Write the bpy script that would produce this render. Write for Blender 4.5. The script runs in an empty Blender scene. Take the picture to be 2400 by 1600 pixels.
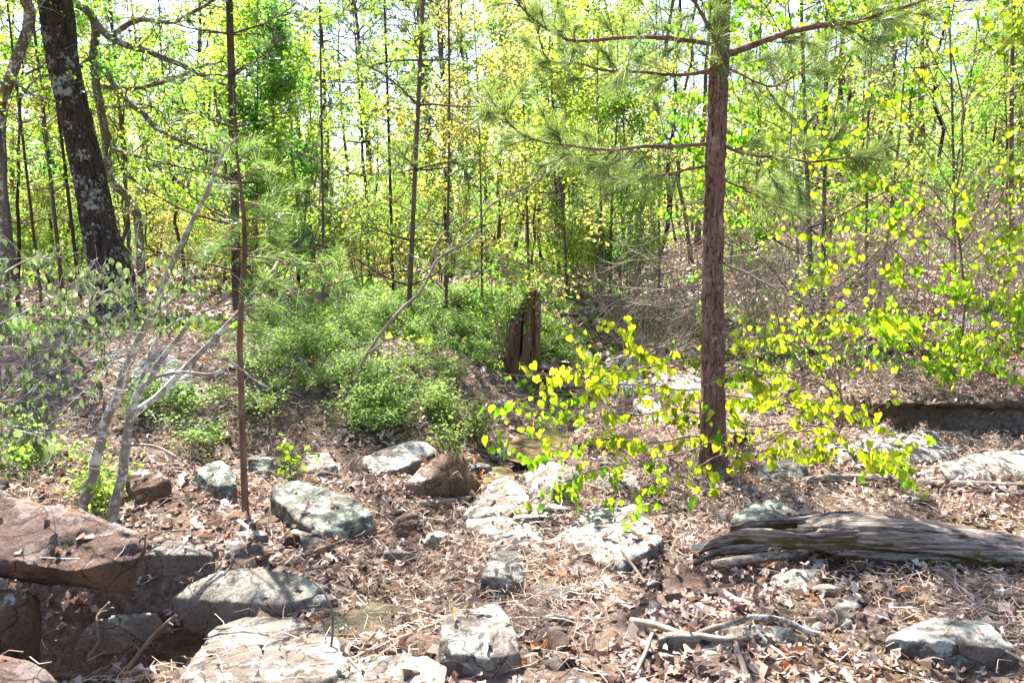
import bpy, bmesh, math
import numpy as np
from mathutils import Vector, Matrix
from mathutils.bvhtree import BVHTree

# ------------------------------------------------------------------ camera, world, sun, exposure
S = bpy.context.scene
COL = S.collection
PITCH = math.atan(240 / 1867)
EYE = np.array([0.0, 0.0, 1.6])
cam_d = bpy.data.cameras.new('camera'); cam = bpy.data.objects.new('camera', cam_d); COL.objects.link(cam)
cam_d.lens = 28.0; cam_d.sensor_width = 36.0; cam_d.clip_end = 600; cam_d.clip_start = 0.05
cam_d.dof.use_dof = True; cam_d.dof.focus_distance = 6.0; cam_d.dof.aperture_fstop = 9.0
cam.location = EYE; cam.rotation_euler = (math.pi / 2 - PITCH, 0, 0)
S.camera = cam

SUN_EL = math.radians(56); SUN_AZ = math.atan2(-0.43, 0.9)      # direction towards the sun: behind the scene, a little left
sun_dir = Vector((math.sin(SUN_AZ) * math.cos(SUN_EL), math.cos(SUN_AZ) * math.cos(SUN_EL), math.sin(SUN_EL)))
W = bpy.data.worlds.new('World'); S.world = W; W.use_nodes = True
wn = W.node_tree.nodes; wn.clear()
sky = wn.new('ShaderNodeTexSky'); sky.sky_type = 'NISHITA'; sky.sun_disc = False
sky.sun_elevation = SUN_EL; sky.sun_rotation = SUN_AZ; sky.air_density = 1.0; sky.dust_density = 2.0; sky.ozone_density = 1.0
bg = wn.new('ShaderNodeBackground'); bg.inputs[1].default_value = 0.08
wo = wn.new('ShaderNodeOutputWorld')
W.node_tree.links.new(sky.outputs[0], bg.inputs[0]); W.node_tree.links.new(bg.outputs[0], wo.inputs[0])
sd = bpy.data.lights.new('sun', 'SUN'); sd.energy = 5.0; sd.angle = math.radians(0.55); sd.color = (1.0, 0.955, 0.88)
sun = bpy.data.objects.new('sun', sd); COL.objects.link(sun)
sun.rotation_euler = sun_dir.to_track_quat('Z', 'Y').to_euler()
S.view_settings.view_transform = 'Standard'; S.view_settings.look = 'None'
S.view_settings.exposure = 2.4; S.view_settings.gamma = 1.0
S.view_settings.use_curve_mapping = False
S.render.engine = 'CYCLES'
cy = S.cycles
cy.use_denoising = True; cy.max_bounces = 6; cy.diffuse_bounces = 3; cy.glossy_bounces = 2
cy.transmission_bounces = 4; cy.transparent_max_bounces = 4; cy.caustics_reflective = False; cy.caustics_refractive = False
cy.sample_clamp_indirect = 6.0

# ------------------------------------------------------------------ helpers
R = np.random.default_rng(7)
def U(a, b, n=None): return R.uniform(a, b, n)
def nrm(v):
    v = np.asarray(v, float); return v / (np.linalg.norm(v, axis=-1, keepdims=True) + 1e-12)
_tab = np.random.default_rng(3).random(4096)
def _h(i, j, k): return _tab[(i * 374761393 + j * 668265263 + k * 2147483647 + (i ^ (j << 3))) & 4095]
def vnoise(p):
    p = np.asarray(p, float); i = np.floor(p).astype(np.int64); f = p - i; f = f * f * (3 - 2 * f)
    r = 0
    for a in (0, 1):
        for b in (0, 1):
            for c in (0, 1):
                w = (f[..., 0] if a else 1 - f[..., 0]) * (f[..., 1] if b else 1 - f[..., 1]) * (f[..., 2] if c else 1 - f[..., 2])
                r = r + w * _h(i[..., 0] + a, i[..., 1] + b, i[..., 2] + c)
    return r * 2 - 1
def fbm(p, o=3, g=.5):
    r = 0; a = 1.0; p = np.asarray(p, float)
    for k in range(o): r = r + a * vnoise(p * 2.03 ** k + 17.3 * k); a *= g
    return r
def sstep(a, b, x):
    t = np.clip((x - a) / (b - a), 0, 1); return t * t * (3 - 2 * t)
def rayd(px, py):
    cx, cyy = (px - 1200) / 1867., -(py - 800) / 1867.
    return np.array([cx, math.cos(PITCH) + math.sin(PITCH) * cyy, -math.sin(PITCH) + math.cos(PITCH) * cyy])
def D(px, py, Y):
    d = rayd(px, py); return EYE + d * (Y / d[1])

# ---- the lie of the land: the creek runs from behind the pine to the hollow on the left
def flatpt(px, py, z=-.1):
    d = rayd(px, py); return EYE + d * ((z - 1.6) / d[2])
CREEK = np.array([flatpt(*q)[:2] for q in [(1640, 790), (1500, 840), (1400, 900), (1310, 975), (1250, 1045), (1180, 1100), (1100, 1160), (1010, 1290), (860, 1440), (560, 1490), (260, 1450), (-500, 1450)]])
POOL = flatpt(1250, 1040)[:2]
def creek_d(x, y):
    best = np.full(np.shape(x), 1e9); tt = np.zeros(np.shape(x))
    for k in range(len(CREEK) - 1):
        a, b = CREEK[k], CREEK[k + 1]; ab = b - a
        t = np.clip(((x - a[0]) * ab[0] + (y - a[1]) * ab[1]) / (ab @ ab), 0, 1)
        d = np.hypot(x - a[0] - t * ab[0], y - a[1] - t * ab[1])
        m = d < best; best = np.where(m, d, best); tt = np.where(m, k + t, tt)
    return best, tt
def H(x, y):
    x = np.asarray(x, float); y = np.asarray(y, float)
    q = np.stack([x, y, np.zeros_like(x)], -1)
    z = .035 * fbm(q * 1.1, 3) + .25 * vnoise(q * .12) * sstep(10, 22, y)
    z = z + .018 * np.maximum(y - 7, 0) + .0
    d, t = creek_d(x, y)
    z = z - .15 * np.exp(-(d / .32) ** 2) * sstep(0, 1.5, t) - .50 * np.exp(-(d / .42) ** 4) * sstep(8.95, 9.5, t)
    z = z - .10 * np.exp(-(((x - POOL[0]) / .42) ** 2 + ((y - POOL[1]) / .55) ** 2) ** 2)
    # left bank behind the creek
    xc = np.interp(y, CREEK[::-1, 1][2:], CREEK[::-1, 0][2:])
    dl = xc - x
    z = z + .40 * sstep(.3, 1.3, dl) * sstep(5.2, 6.7, y) + .22 * sstep(.9, 2.6, dl) * sstep(3.9, 5.2, y)
    # right bank with its undercut lip, then the hillside
    yb = 6.6 + .2 * vnoise(q * .9)
    z = z + .27 * sstep(-.05, .10, y - yb) * sstep(2.4, 3.1, x)
    s = x / np.maximum(y, 3.0)
    z = z + np.maximum(y - 8, 0) * (.115 * sstep(.12, .55, s) + .012 * sstep(-.1, .2, s)) * (1 - .35 * sstep(40, 120, y))
    z = z - np.maximum(y - 60, 0) * .0
    return z
def G(px, py):
    d = rayd(px, py); t = np.linspace(1.5, 60, 1500); P = EYE + t[:, None] * d
    dz = P[:, 2] - H(P[:, 0], P[:, 1]); k = np.argmax(dz < 0)
    if dz[k] >= 0: return P[-1]
    a, b = t[k - 1], t[k]
    t = np.linspace(a, b, 24); P = EYE + t[:, None] * d; dz = P[:, 2] - H(P[:, 0], P[:, 1])
    return P[np.argmax(dz < 0)]
def T(px, py, b):
    g = G(px, b); return D(px, py, g[1])
def ground_z(x, y): return float(H(np.array(x), np.array(y)))

class MB:
    def __init__(s): s.v = []; s.f3 = []; s.f4 = []; s.r = []; s.n = 0
    def add(s, V, F, rnd=0.5):
        V = np.asarray(V, float).reshape(-1, 3); F = np.asarray(F, int)
        (s.f3 if F.shape[1] == 3 else s.f4).append(F + s.n)
        s.v.append(V); s.r.append(np.broadcast_to(np.asarray(rnd, float), (len(V),)).copy()); s.n += len(V)
    def mesh(s, name, mat, smooth=False):
        me = bpy.data.meshes.new(name)
        V = np.concatenate(s.v) if s.v else np.zeros((0, 3))
        f3 = np.concatenate(s.f3) if s.f3 else np.zeros((0, 3), int); f4 = np.concatenate(s.f4) if s.f4 else np.zeros((0, 4), int)
        me.vertices.add(len(V)); me.vertices.foreach_set('co', V.astype(np.float32).ravel())
        nl = f3.size + f4.size
        me.loops.add(nl); me.loops.foreach_set('vertex_index', np.concatenate([f3.ravel(), f4.ravel()]).astype(np.int32))
        me.polygons.add(len(f3) + len(f4))
        me.polygons.foreach_set('loop_start', np.concatenate([np.arange(len(f3)) * 3, f3.size + np.arange(len(f4)) * 4]).astype(np.int32))
        me.update(calc_edges=True)
        me.polygons.foreach_set('use_smooth', np.full(len(me.polygons), smooth))
        a = me.attributes.new('rnd', 'FLOAT', 'POINT')
        if len(V): a.data.foreach_set('value', np.concatenate(s.r).astype(np.float32))
        me.materials.append(mat); return me
def tube(mb, pts, rad, k=6, rnd=.5, wob=0, cap=True, seed=0):
    P = np.asarray(pts, float); n = len(P); rad = np.broadcast_to(np.asarray(rad, float), (n,))
    t = nrm(np.gradient(P, axis=0)); a = np.array([0, 0, 1.]) if abs(t[0][2]) < .9 else np.array([1., 0, 0])
    Aq = nrm(np.cross(t, np.cross(a, t) + 1e-9)); 
    u = np.cross(t, a); bad = np.linalg.norm(u, axis=1) < .05; u[bad] = np.cross(t[bad], [0, 1., 0]); u = nrm(u); w = np.cross(t, u)
    th = np.arange(k) * 2 * math.pi / k
    rr = rad[:, None] * np.ones(k)
    if wob: rr = rr * (1 + wob * fbm(np.stack([np.cos(th)[None] * 1.5 + P[:, :1] * 3 + seed, np.sin(th)[None] * 1.5 + 0 * P[:, :1], P[:, 2:3] * 3 + P[:, 1:2] * 3 + 0 * th[None]], -1), 2))
    V = P[:, None] + rr[..., None] * (np.cos(th)[None, :, None] * u[:, None] + np.sin(th)[None, :, None] * w[:, None])
    i = np.arange(n - 1)[:, None] * k; j = np.arange(k)[None]; j2 = (j + 1) % k
    F = np.stack([i + j, i + j2, i + k + j2, i + k + j], -1).reshape(-1, 4)
    mb.add(V, F, rnd)
    if cap:
        b = mb.n - n * k
        c = np.arange(k); 
        mb.v.append(P[[0, -1]]); mb.r.append(np.full(2, float(np.mean(rnd)))); mb.n += 2
        mb.f3.append(np.stack([np.full(k, mb.n - 2), b + (c + 1) % k, b + c], -1))
        e = b + (n - 1) * k; mb.f3.append(np.stack([np.full(k, mb.n - 1), e + c, e + (c + 1) % k], -1))
def spline(pts, m):
    P = np.asarray(pts, float); n = len(P)
    if n < 3: return P[0] + (P[-1] - P[0]) * np.linspace(0, 1, m)[:, None]
    Q = np.vstack([2 * P[0] - P[1], P, 2 * P[-1] - P[-2]]); s = np.linspace(0, n - 1 - 1e-6, m); i = s.astype(int); f = (s - i)[:, None]
    a, b, c, d = Q[i], Q[i + 1], Q[i + 2], Q[i + 3]
    return .5 * (2 * b + (c - a) * f + (2 * a - 5 * b + 4 * c - d) * f ** 2 + (3 * b - a - 3 * c + d) * f ** 3)
def PL(px, Y0, Y1=None):
    n = len(px); Y = np.linspace(Y0, Y0 if Y1 is None else Y1, n)
    return np.array([D(q[0], q[1], y) for q, y in zip(px, Y)])

# leaf shapes: (along, side, up), faces
LEAF = {
 'rhomb': (np.array([[0, 0, 0], [.45, .34, .07], [1, 0, -.04], [.45, -.34, .07]]), np.array([[0, 1, 2], [0, 2, 3]])),
 'oval': (np.array([[0, 0, 0], [.3, .26, .05], [.68, .24, .03], [1, 0, -.1], [.68, -.24, .03], [.3, -.26, .05]]), np.array([[0, 1, 2, 3], [0, 3, 4, 5]])),
 'heart': (np.array([[0, 0, 0], [-.13, .26, .06], [.12, .50, .1], [.5, .46, .06], [.85, .16, -.05], [1, 0, -.09], [.85, -.16, -.05], [.5, -.46, .06], [.12, -.50, .1], [-.13, -.26, .06], [.5, 0, -.01]]),
           np.array([[0, 2, 1], [0, 10, 2], [10, 3, 2], [10, 4, 3], [10, 5, 4], [0, 9, 8], [0, 8, 10], [10, 8, 7], [10, 7, 6], [10, 6, 5]])),
 'droop': (np.array([[0, 0, 0], [.25, .3, .10], [.6, .3, .08], [1, 0, -.12], [.6, -.3, .08], [.25, -.3, .10], [.5, 0, -.03]]),
           np.array([[0, 6, 1], [6, 2, 1], [6, 3, 2], [0, 5, 6], [6, 5, 4], [6, 4, 3]])),
}
def litter_leaf(seed):
    r = np.random.default_rng(seed); n = 5
    cx = np.linspace(0, 1, n); lob = np.array([.03, .21, .11, .30, .04]) * r.uniform(.8, 1.3, n)
    curl = r.uniform(-2.6, 2.6); cup = r.uniform(-.6, 1.4)
    V = []
    for i, (x, l) in enumerate(zip(cx, lob)):
        for sdd in (-1, 0, 1):
            ll = l * r.uniform(.75, 1.2)
            ang = curl * (x - .5); ax = math.sin(ang) / (curl if abs(curl) > .1 else .1) if abs(curl) > .1 else x - .5
            az = (1 - math.cos(ang)) / curl if abs(curl) > .1 else 0
            V.append([ax + sdd * .06 * r.normal(), sdd * ll * math.cos(cup * .7), az + abs(sdd) * ll * math.sin(cup) + .02 * r.normal()])
    F = [[3 * i + j, 3 * i + j + 1, 3 * i + j + 4, 3 * i + j + 3] for i in range(n - 1) for j in (0, 1)]
    return np.array(V), np.array(F)
LITTER = [litter_leaf(k) for k in range(14)]
def scatter(mb, shape, P, A, N, size, rnd):
    """leaf shape copied to points P, pointing along A, facing N"""
    V, F = LEAF[shape] if isinstance(shape, str) else shape
    P = np.asarray(P, float); n = len(P)
    if not n: return
    A = nrm(A); s = nrm(np.cross(N, A)); u = np.cross(A, s)
    size = np.broadcast_to(size, (n,))[:, None, None]
    X = P[:, None] + size * (V[None, :, :1] * A[:, None] + V[None, :, 1:2] * s[:, None] + V[None, :, 2:3] * u[:, None])
    FF = (F[None] + (np.arange(n) * len(V))[:, None, None]).reshape(-1, F.shape[1])
    mb.add(X.reshape(-1, 3), FF, np.repeat(np.broadcast_to(rnd, (n,)), len(V)))
def rdir(n): return nrm(R.normal(size=(n, 3)))

def link(name, me, parent=None):
    o = bpy.data.objects.new(name, me); COL.objects.link(o)
    if parent is not None: o.parent = parent
    return o
def tag(o, label=None, cat=None, group=None, kind=None):
    if label: o['label'] = label
    if cat: o['category'] = cat
    if group: o['group'] = group
    if kind: o['kind'] = kind
    return o
def thing(name, loc, label, cat, group=None):
    o = bpy.data.objects.new(name, None); o.location = loc; o.empty_display_size = .1; COL.objects.link(o)
    return tag(o, label, cat, group)
def part(name, mb, mat, root, smooth=False, kind=None):
    """mesh given in world coordinates, stored relative to its thing"""
    off = np.array(root.location) if root is not None else 0
    if root is not None:
        mb.v = [v - off for v in mb.v]
    o = link(name, mb.mesh(name, mat, smooth), root)
    if kind: o['kind'] = kind
    return o

# ------------------------------------------------------------------ materials
def newmat(name):
    m = bpy.data.materials.new(name); m.use_nodes = True; nt = m.node_tree; nt.nodes.clear()
    out = nt.nodes.new('ShaderNodeOutputMaterial'); return m, nt, out
def nd(nt, typ, ins=None, **kw):
    n = nt.nodes.new(typ)
    for k, v in kw.items(): setattr(n, k, v)
    for k, v in (ins or {}).items():
        if isinstance(v, bpy.types.NodeSocket): nt.links.new(v, n.inputs[k])
        else: n.inputs[k].default_value = v
    return n
def ramp(nt, fac, stops, interp='LINEAR'):
    r = nt.nodes.new('ShaderNodeValToRGB'); r.color_ramp.interpolation = interp; e = r.color_ramp.elements
    while len(e) < len(stops): e.new(.5)
    for x, (p, c) in zip(e, stops): x.position = p; x.color = (*c, 1)
    nt.links.new(fac, r.inputs[0]); return r.outputs[0]
def mixc(nt, fac, a, b, mode='MIX'):
    m = nt.nodes.new('ShaderNodeMix'); m.data_type = 'RGBA'; m.blend_type = mode
    for k, v in ((0, fac), (6, a), (7, b)):
        if isinstance(v, bpy.types.NodeSocket): nt.links.new(v, m.inputs[k])
        else: m.inputs[k].default_value = v if k == 0 else (*v, 1)
    return m.outputs[2]
def leaf_mat(name, stops, tr, trmix=.5, rough=.45, spec=.35, objvar=.07):
    m, nt, out = newmat(name)
    at = nd(nt, 'ShaderNodeAttribute', attribute_name='rnd')
    c = ramp(nt, at.outputs['Fac'], stops)
    oi = nd(nt, 'ShaderNodeObjectInfo')
    hv = nd(nt, 'ShaderNodeMath', {0: oi.outputs['Random'], 1: objvar}, operation='MULTIPLY')
    hv2 = nd(nt, 'ShaderNodeMath', {0: hv.outputs[0], 1: .5 - objvar / 2}, operation='ADD')
    hs = nd(nt, 'ShaderNodeHueSaturation', {'Color': c, 'Hue': hv2.outputs[0]})
    p = nd(nt, 'ShaderNodeBsdfPrincipled', {'Base Color': hs.outputs[0], 'Roughness': rough, 'Specular IOR Level': spec})
    tc = mixc(nt, 1.0, hs.outputs[0], tr, 'MULTIPLY')
    t = nd(nt, 'ShaderNodeBsdfTranslucent', {'Color': tc})
    mx = nd(nt, 'ShaderNodeMixShader', {0: trmix, 1: p.outputs[0], 2: t.outputs[0]})
    nt.links.new(mx.outputs[0], out.inputs[0]); return m
def bark_mat(name, dark, light, lichen=None, lich_amt=.0, scale=14, stretch=.22, bump=.6, rough=.9, fiss=True):
    m, nt, out = newmat(name)
    tc = nd(nt, 'ShaderNodeTexCoord')
    mp = nd(nt, 'ShaderNodeMapping', {0: tc.outputs['Object'], 3: (1, 1, stretch)})
    n1 = nd(nt, 'ShaderNodeTexNoise', {'Vector': mp.outputs[0], 'Scale': scale, 'Detail': 5, 'Roughness': .65})
    v1 = nd(nt, 'ShaderNodeTexVoronoi', {'Vector': mp.outputs[0], 'Scale': scale * 2.2}, feature='F1')
    c = ramp(nt, n1.outputs[0], [(.3, dark), (.7, light)])
    c2 = mixc(nt, ramp(nt, v1.outputs[0], [(.05, (1, 1, 1)), (.5, (.55, .55, .55))]), dark, c)
    if fiss:
        at = nd(nt, 'ShaderNodeAttribute', attribute_name='rnd')
        c2 = mixc(nt, ramp(nt, at.outputs['Fac'], [(.0, (0, 0, 0)), (.42, (1, 1, 1))]), tuple(x * .35 for x in dark), c2)
    if lichen:
        n2 = nd(nt, 'ShaderNodeTexNoise', {'Vector': tc.outputs['Object'], 'Scale': 3.6, 'Detail': 8, 'Roughness': .78})
        n3 = nd(nt, 'ShaderNodeTexNoise', {'Vector': tc.outputs['Object'], 'Scale': 26, 'Detail': 3})
        ad = nd(nt, 'ShaderNodeMath', {0: n3.outputs[0], 1: .35, 2: n2.outputs[0]}, operation='MULTIPLY_ADD')
        msk = ramp(nt, ad.outputs[0], [(.80 - lich_amt, (0, 0, 0)), (.85 - lich_amt, (1, 1, 1))])
        c2 = mixc(nt, msk, c2, lichen)
    b = nd(nt, 'ShaderNodeBump', {'Height': n1.outputs[0], 'Strength': bump, 'Distance': .02})
    p = nd(nt, 'ShaderNodeBsdfPrincipled', {'Base Color': c2, 'Roughness': rough, 'Specular IOR Level': .2, 'Normal': b.outputs[0]})
    nt.links.new(p.outputs[0], out.inputs[0]); return m
def proj(P):
    v = np.asarray(P) - EYE; f = v @ np.array([0, math.cos(PITCH), -math.sin(PITCH)])
    return 1200 + 1867 * v[..., 0] / f, 800 - 1867 * (v @ np.array([0, math.sin(PITCH), math.cos(PITCH)])) / f
def rock_mat(name, stops, lichen=(.50, .53, .44), lich=.5, dark=(.07, .065, .055), darkamt=.3, scale=3.0, stain=None):
    m, nt, out = newmat(name)
    tc = nd(nt, 'ShaderNodeTexCoord'); oi = nd(nt, 'ShaderNodeObjectInfo')
    ofs = nd(nt, 'ShaderNodeVectorMath', {0: tc.outputs['Object'], 1: oi.outputs['Random']}, operation='ADD')
    vec = nd(nt, 'ShaderNodeVectorMath', {0: ofs.outputs[0], 1: oi.outputs['Location']}, operation='ADD').outputs[0]
    n1 = nd(nt, 'ShaderNodeTexNoise', {'Vector': vec, 'Scale': scale, 'Detail': 8, 'Roughness': .62, 'Distortion': .4})
    c = ramp(nt, n1.outputs[0], stops)
    n4 = nd(nt, 'ShaderNodeTexNoise', {'Vector': vec, 'Scale': 55, 'Detail': 4, 'Roughness': .7})
    c = mixc(nt, .55, c, ramp(nt, n4.outputs[0], [(.32, (.28, .28, .28)), (.62, (1, 1, 1))]), 'MULTIPLY')
    if stain:
        n6 = nd(nt, 'ShaderNodeTexNoise', {'Vector': vec, 'Scale': 4.5, 'Detail': 4})
        c = mixc(nt, ramp(nt, n6.outputs[0], [(.5, (0, 0, 0)), (.66, (.8, .8, .8))]), c, stain)
    n2 = nd(nt, 'ShaderNodeTexNoise', {'Vector': vec, 'Scale': 6.5, 'Detail': 7, 'Roughness': .7})
    geo = nd(nt, 'ShaderNodeNewGeometry'); sp = nd(nt, 'ShaderNodeSeparateXYZ', {0: geo.outputs['Normal']})
    up = nd(nt, 'ShaderNodeMapRange', {0: sp.outputs['Z'], 1: -.2, 2: .8, 3: -.12, 4: .05})
    ad = nd(nt, 'ShaderNodeMath', {0: n2.outputs[0], 1: up.outputs[0]}, operation='ADD')
    m1 = ramp(nt, ad.outputs[0], [(.62 - .2 * lich, (0, 0, 0)), (.66 - .2 * lich, (.85, .85, .85))])
    c = mixc(nt, m1, c, lichen)
    n3 = nd(nt, 'ShaderNodeTexNoise', {'Vector': vec, 'Scale': 11, 'Detail': 6, 'Roughness': .75})
    m2 = ramp(nt, n3.outputs[0], [(.68 - .3 * darkamt, (0, 0, 0)), (.74 - .3 * darkamt, (.8, .8, .8))])
    c = mixc(nt, m2, c, dark)
    n7 = nd(nt, 'ShaderNodeTexNoise', {'Vector': vec, 'Scale': 5, 'Detail': 4})
    dv = nd(nt, 'ShaderNodeVectorMath', {0: vec, 1: nd(nt, 'ShaderNodeVectorMath', {0: n7.outputs['Color'], 1: (.22, .22, .22)}, operation='MULTIPLY').outputs[0]}, operation='ADD')
    vc = nd(nt, 'ShaderNodeTexVoronoi', {'Vector': dv.outputs[0], 'Scale': 4.2}, feature='DISTANCE_TO_EDGE')
    c = mixc(nt, 1.0, c, ramp(nt, vc.outputs[0], [(0, (.25, .22, .2)), (.022, (1, 1, 1))]), 'MULTIPLY')
    v8 = nd(nt, 'ShaderNodeTexVoronoi', {'Vector': vec, 'Scale': 90})
    c = mixc(nt, .8, c, ramp(nt, v8.outputs['Distance'], [(.12, (.35, .33, .3)), (.3, (1, 1, 1))]), 'MULTIPLY')
    n5 = nd(nt, 'ShaderNodeTexNoise', {'Vector': vec, 'Scale': 20, 'Detail': 9, 'Roughness': .75})
    b = nd(nt, 'ShaderNodeBump', {'Height': n5.outputs[0], 'Strength': 1.0, 'Distance': .035})
    p = nd(nt, 'ShaderNodeBsdfPrincipled', {'Base Color': c, 'Roughness': .85, 'Specular IOR Level': .25, 'Normal': b.outputs[0]})
    nt.links.new(p.outputs[0], out.inputs[0]); return m

M = {}
M['yellow_green'] = leaf_mat('young_leaves', [(0, (.075, .15, .028)), (.5, (.15, .25, .04)), (.85, (.27, .32, .055)), (1, (.33, .27, .08))], (2.3, 2.3, 1.15), .6)
M['green'] = leaf_mat('green_leaves', [(0, (.06, .12, .03)), (.6, (.11, .19, .045)), (1, (.19, .25, .06))], (2.2, 2.3, 1.1), .55)
M['pale'] = leaf_mat('pale_leaves', [(0, (.15, .19, .06)), (.6, (.24, .26, .08)), (1, (.35, .29, .11))], (2.0, 1.9, 1.1), .55)
M['redbud'] = leaf_mat('redbud_leaves', [(0, (.055, .11, .012)), (.4, (.13, .21, .018)), (.8, (.22, .28, .022)), (1, (.30, .30, .03))], (2.15, 2.4, .8), .58, .4, .3)
M['blueberry'] = leaf_mat('blueberry_leaves', [(0, (.075, .12, .03)), (.6, (.165, .225, .055)), (1, (.30, .32, .10))], (2.0, 2.0, 1.1), .5, .45, .25)
M['droop'] = leaf_mat('drooping_leaves', [(0, (.05, .07, .04)), (.6, (.11, .14, .08)), (1, (.18, .21, .12))], (1.6, 1.8, 1.0), .4, .5, .3)
M['needle'] = leaf_mat('pine_needles', [(0, (.06, .10, .035)), (.6, (.14, .19, .07)), (1, (.27, .31, .13))], (1.8, 1.9, 1.0), .45, .4, .4)
M['needle_dark'] = leaf_mat('far_pine_needles', [(0, (.05, .085, .045)), (.6, (.10, .15, .075)), (1, (.19, .22, .11))], (1.7, 1.9, 1.3), .4, .35, .5)
M['litter'] = leaf_mat('fallen_leaves', [(0, (.06, .035, .026)), (.3, (.20, .13, .10)), (.6, (.42, .325, .27)), (.93, (.66, .57, .50)), (1, (.42, .17, .07))], (1.1, .9, .7), .18, .5, .3, .02)
M['straw'] = leaf_mat('pine_straw', [(0, (.20, .115, .07)), (.5, (.40, .29, .215)), (1, (.60, .50, .42))], (1, 1, 1), .1, .5, .35, .02)
M['pine_bark'] = bark_mat('pine_bark', (.085, .042, .028), (.36, .215, .155), (.26, .20, .165), .06, 11, .25, .9)
M['oak_bark'] = bark_mat('oak_bark', (.028, .018, .013), (.12, .085, .065), (.27, .27, .245), .07, 13, .2, 1.0)
M['far_bark'] = bark_mat('far_bark', (.06, .043, .033), (.21, .16, .13), (.26, .25, .22), .03, 9, .15)
M['far_pine_bark'] = bark_mat('far_pine_bark', (.07, .042, .030), (.25, .165, .125), None, 0, 9, .2)
M['pale_bark'] = bark_mat('pale_bark', (.16, .13, .10), (.40, .36, .31), (.52, .53, .48), .12, 9, .6, .25)
M['limb_bark'] = bark_mat('limb_bark', (.085, .062, .045), (.26, .215, .17), (.42, .42, .38), .10, 12, .5, .4)
M['twig'] = bark_mat('twig_bark', (.10, .065, .05), (.30, .23, .18), None, 0, 20, .5, .3)
M['dead_twig'] = bark_mat('dead_twig_bark', (.17, .13, .10), (.42, .35, .29), None, 0, 20, .5, .3)
M['log'] = bark_mat('weathered_log', (.085, .060, .047), (.52, .44, .375), None, 0, 14, 1, 1.0)
M['rock_red'] = rock_mat('red_brown_sandstone', [(.25, (.075, .046, .034)), (.5, (.15, .095, .072)), (.75, (.24, .165, .13))], lichen=(.27, .21, .19), lich=.3, darkamt=.25, stain=(.22, .12, .065))
M['rock_brown'] = rock_mat('brown_sandstone', [(.25, (.085, .048, .030)), (.5, (.16, .095, .06)), (.75, (.27, .19, .14))], lichen=(.40, .40, .36), lich=.15, darkamt=.25, scale=4)
M['rock_grey'] = rock_mat('lichen_sandstone', [(.25, (.17, .14, .11)), (.5, (.31, .27, .22)), (.75, (.42, .38, .32))], lichen=(.42, .47, .38), lich=.75, darkamt=.75, scale=4)
M['rock_pale'] = rock_mat('pale_sandstone', [(.25, (.13, .10, .08)), (.5, (.24, .20, .17)), (.75, (.35, .31, .275))], lichen=(.42, .43, .37), lich=.55, darkamt=.5, scale=4)
M['rock_tan'] = rock_mat('tan_sandstone', [(.25, (.12, .092, .07)), (.5, (.215, .175, .145)), (.75, (.30, .255, .22))], lichen=(.36, .36, .31), lich=.35, darkamt=.35, scale=3)
M['rock_slab'] = rock_mat('grey_green_slab', [(.25, (.13, .11, .09)), (.5, (.27, .24, .20)), (.75, (.37, .335, .285))], lichen=(.36, .37, .31), lich=.4, darkamt=.2, scale=3)

def ground_material():
    m, nt, out = newmat('forest_floor')
    tc = nd(nt, 'ShaderNodeTexCoord')
    n1 = nd(nt, 'ShaderNodeTexNoise', {'Vector': tc.outputs['Object'], 'Scale': 28, 'Detail': 8, 'Roughness': .75})
    n2 = nd(nt, 'ShaderNodeTexNoise', {'Vector': tc.outputs['Object'], 'Scale': 1.1, 'Detail': 4})
    v = nd(nt, 'ShaderNodeTexVoronoi', {'Vector': tc.outputs['Object'], 'Scale': 16})
    c = ramp(nt, n1.outputs[0], [(.3, (.06, .04, .03)), (.5, (.19, .14, .11)), (.7, (.36, .285, .235))])
    c = mixc(nt, .6, c, ramp(nt, v.outputs['Distance'], [(.1, (1, 1, 1)), (.7, (.45, .42, .4))]), 'MULTIPLY')
    c = mixc(nt, ramp(nt, n2.outputs[0], [(.5, (0, 0, 0)), (.62, (.7, .7, .7))]), c, (.11, .085, .045))
    b = nd(nt, 'ShaderNodeBump', {'Height': n1.outputs[0], 'Strength': .8, 'Distance': .04})
    p = nd(nt, 'ShaderNodeBsdfPrincipled', {'Base Color': c, 'Roughness': .95, 'Specular IOR Level': .1, 'Normal': b.outputs[0]})
    nt.links.new(p.outputs[0], out.inputs[0]); return m
M['ground'] = ground_material()
def water_material(nm, cols):
    m, nt, out = newmat(nm)
    tc = nd(nt, 'ShaderNodeTexCoord')
    n1 = nd(nt, 'ShaderNodeTexNoise', {'Vector': tc.outputs['Object'], 'Scale': 14, 'Detail': 3})
    n2 = nd(nt, 'ShaderNodeTexNoise', {'Vector': tc.outputs['Object'], 'Scale': 5, 'Detail': 5, 'Roughness': .7})
    c = ramp(nt, n2.outputs[0], [(.35, cols[0]), (.55, cols[1]), (.7, cols[2])])
    b = nd(nt, 'ShaderNodeBump', {'Height': n1.outputs[0], 'Strength': .15, 'Distance': .02})
    p = nd(nt, 'ShaderNodeBsdfPrincipled', {'Base Color': c, 'Roughness': .06, 'Specular IOR Level': .6, 'Normal': b.outputs[0]})
    nt.links.new(p.outputs[0], out.inputs[0]); return m
M['water'] = water_material('pool_water', [(.06, .045, .02), (.20, .15, .08), (.30, .24, .14)])
M['dark_water'] = water_material('dark_creek_water', [(.02, .015, .01), (.06, .042, .026), (.12, .09, .055)])
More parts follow.
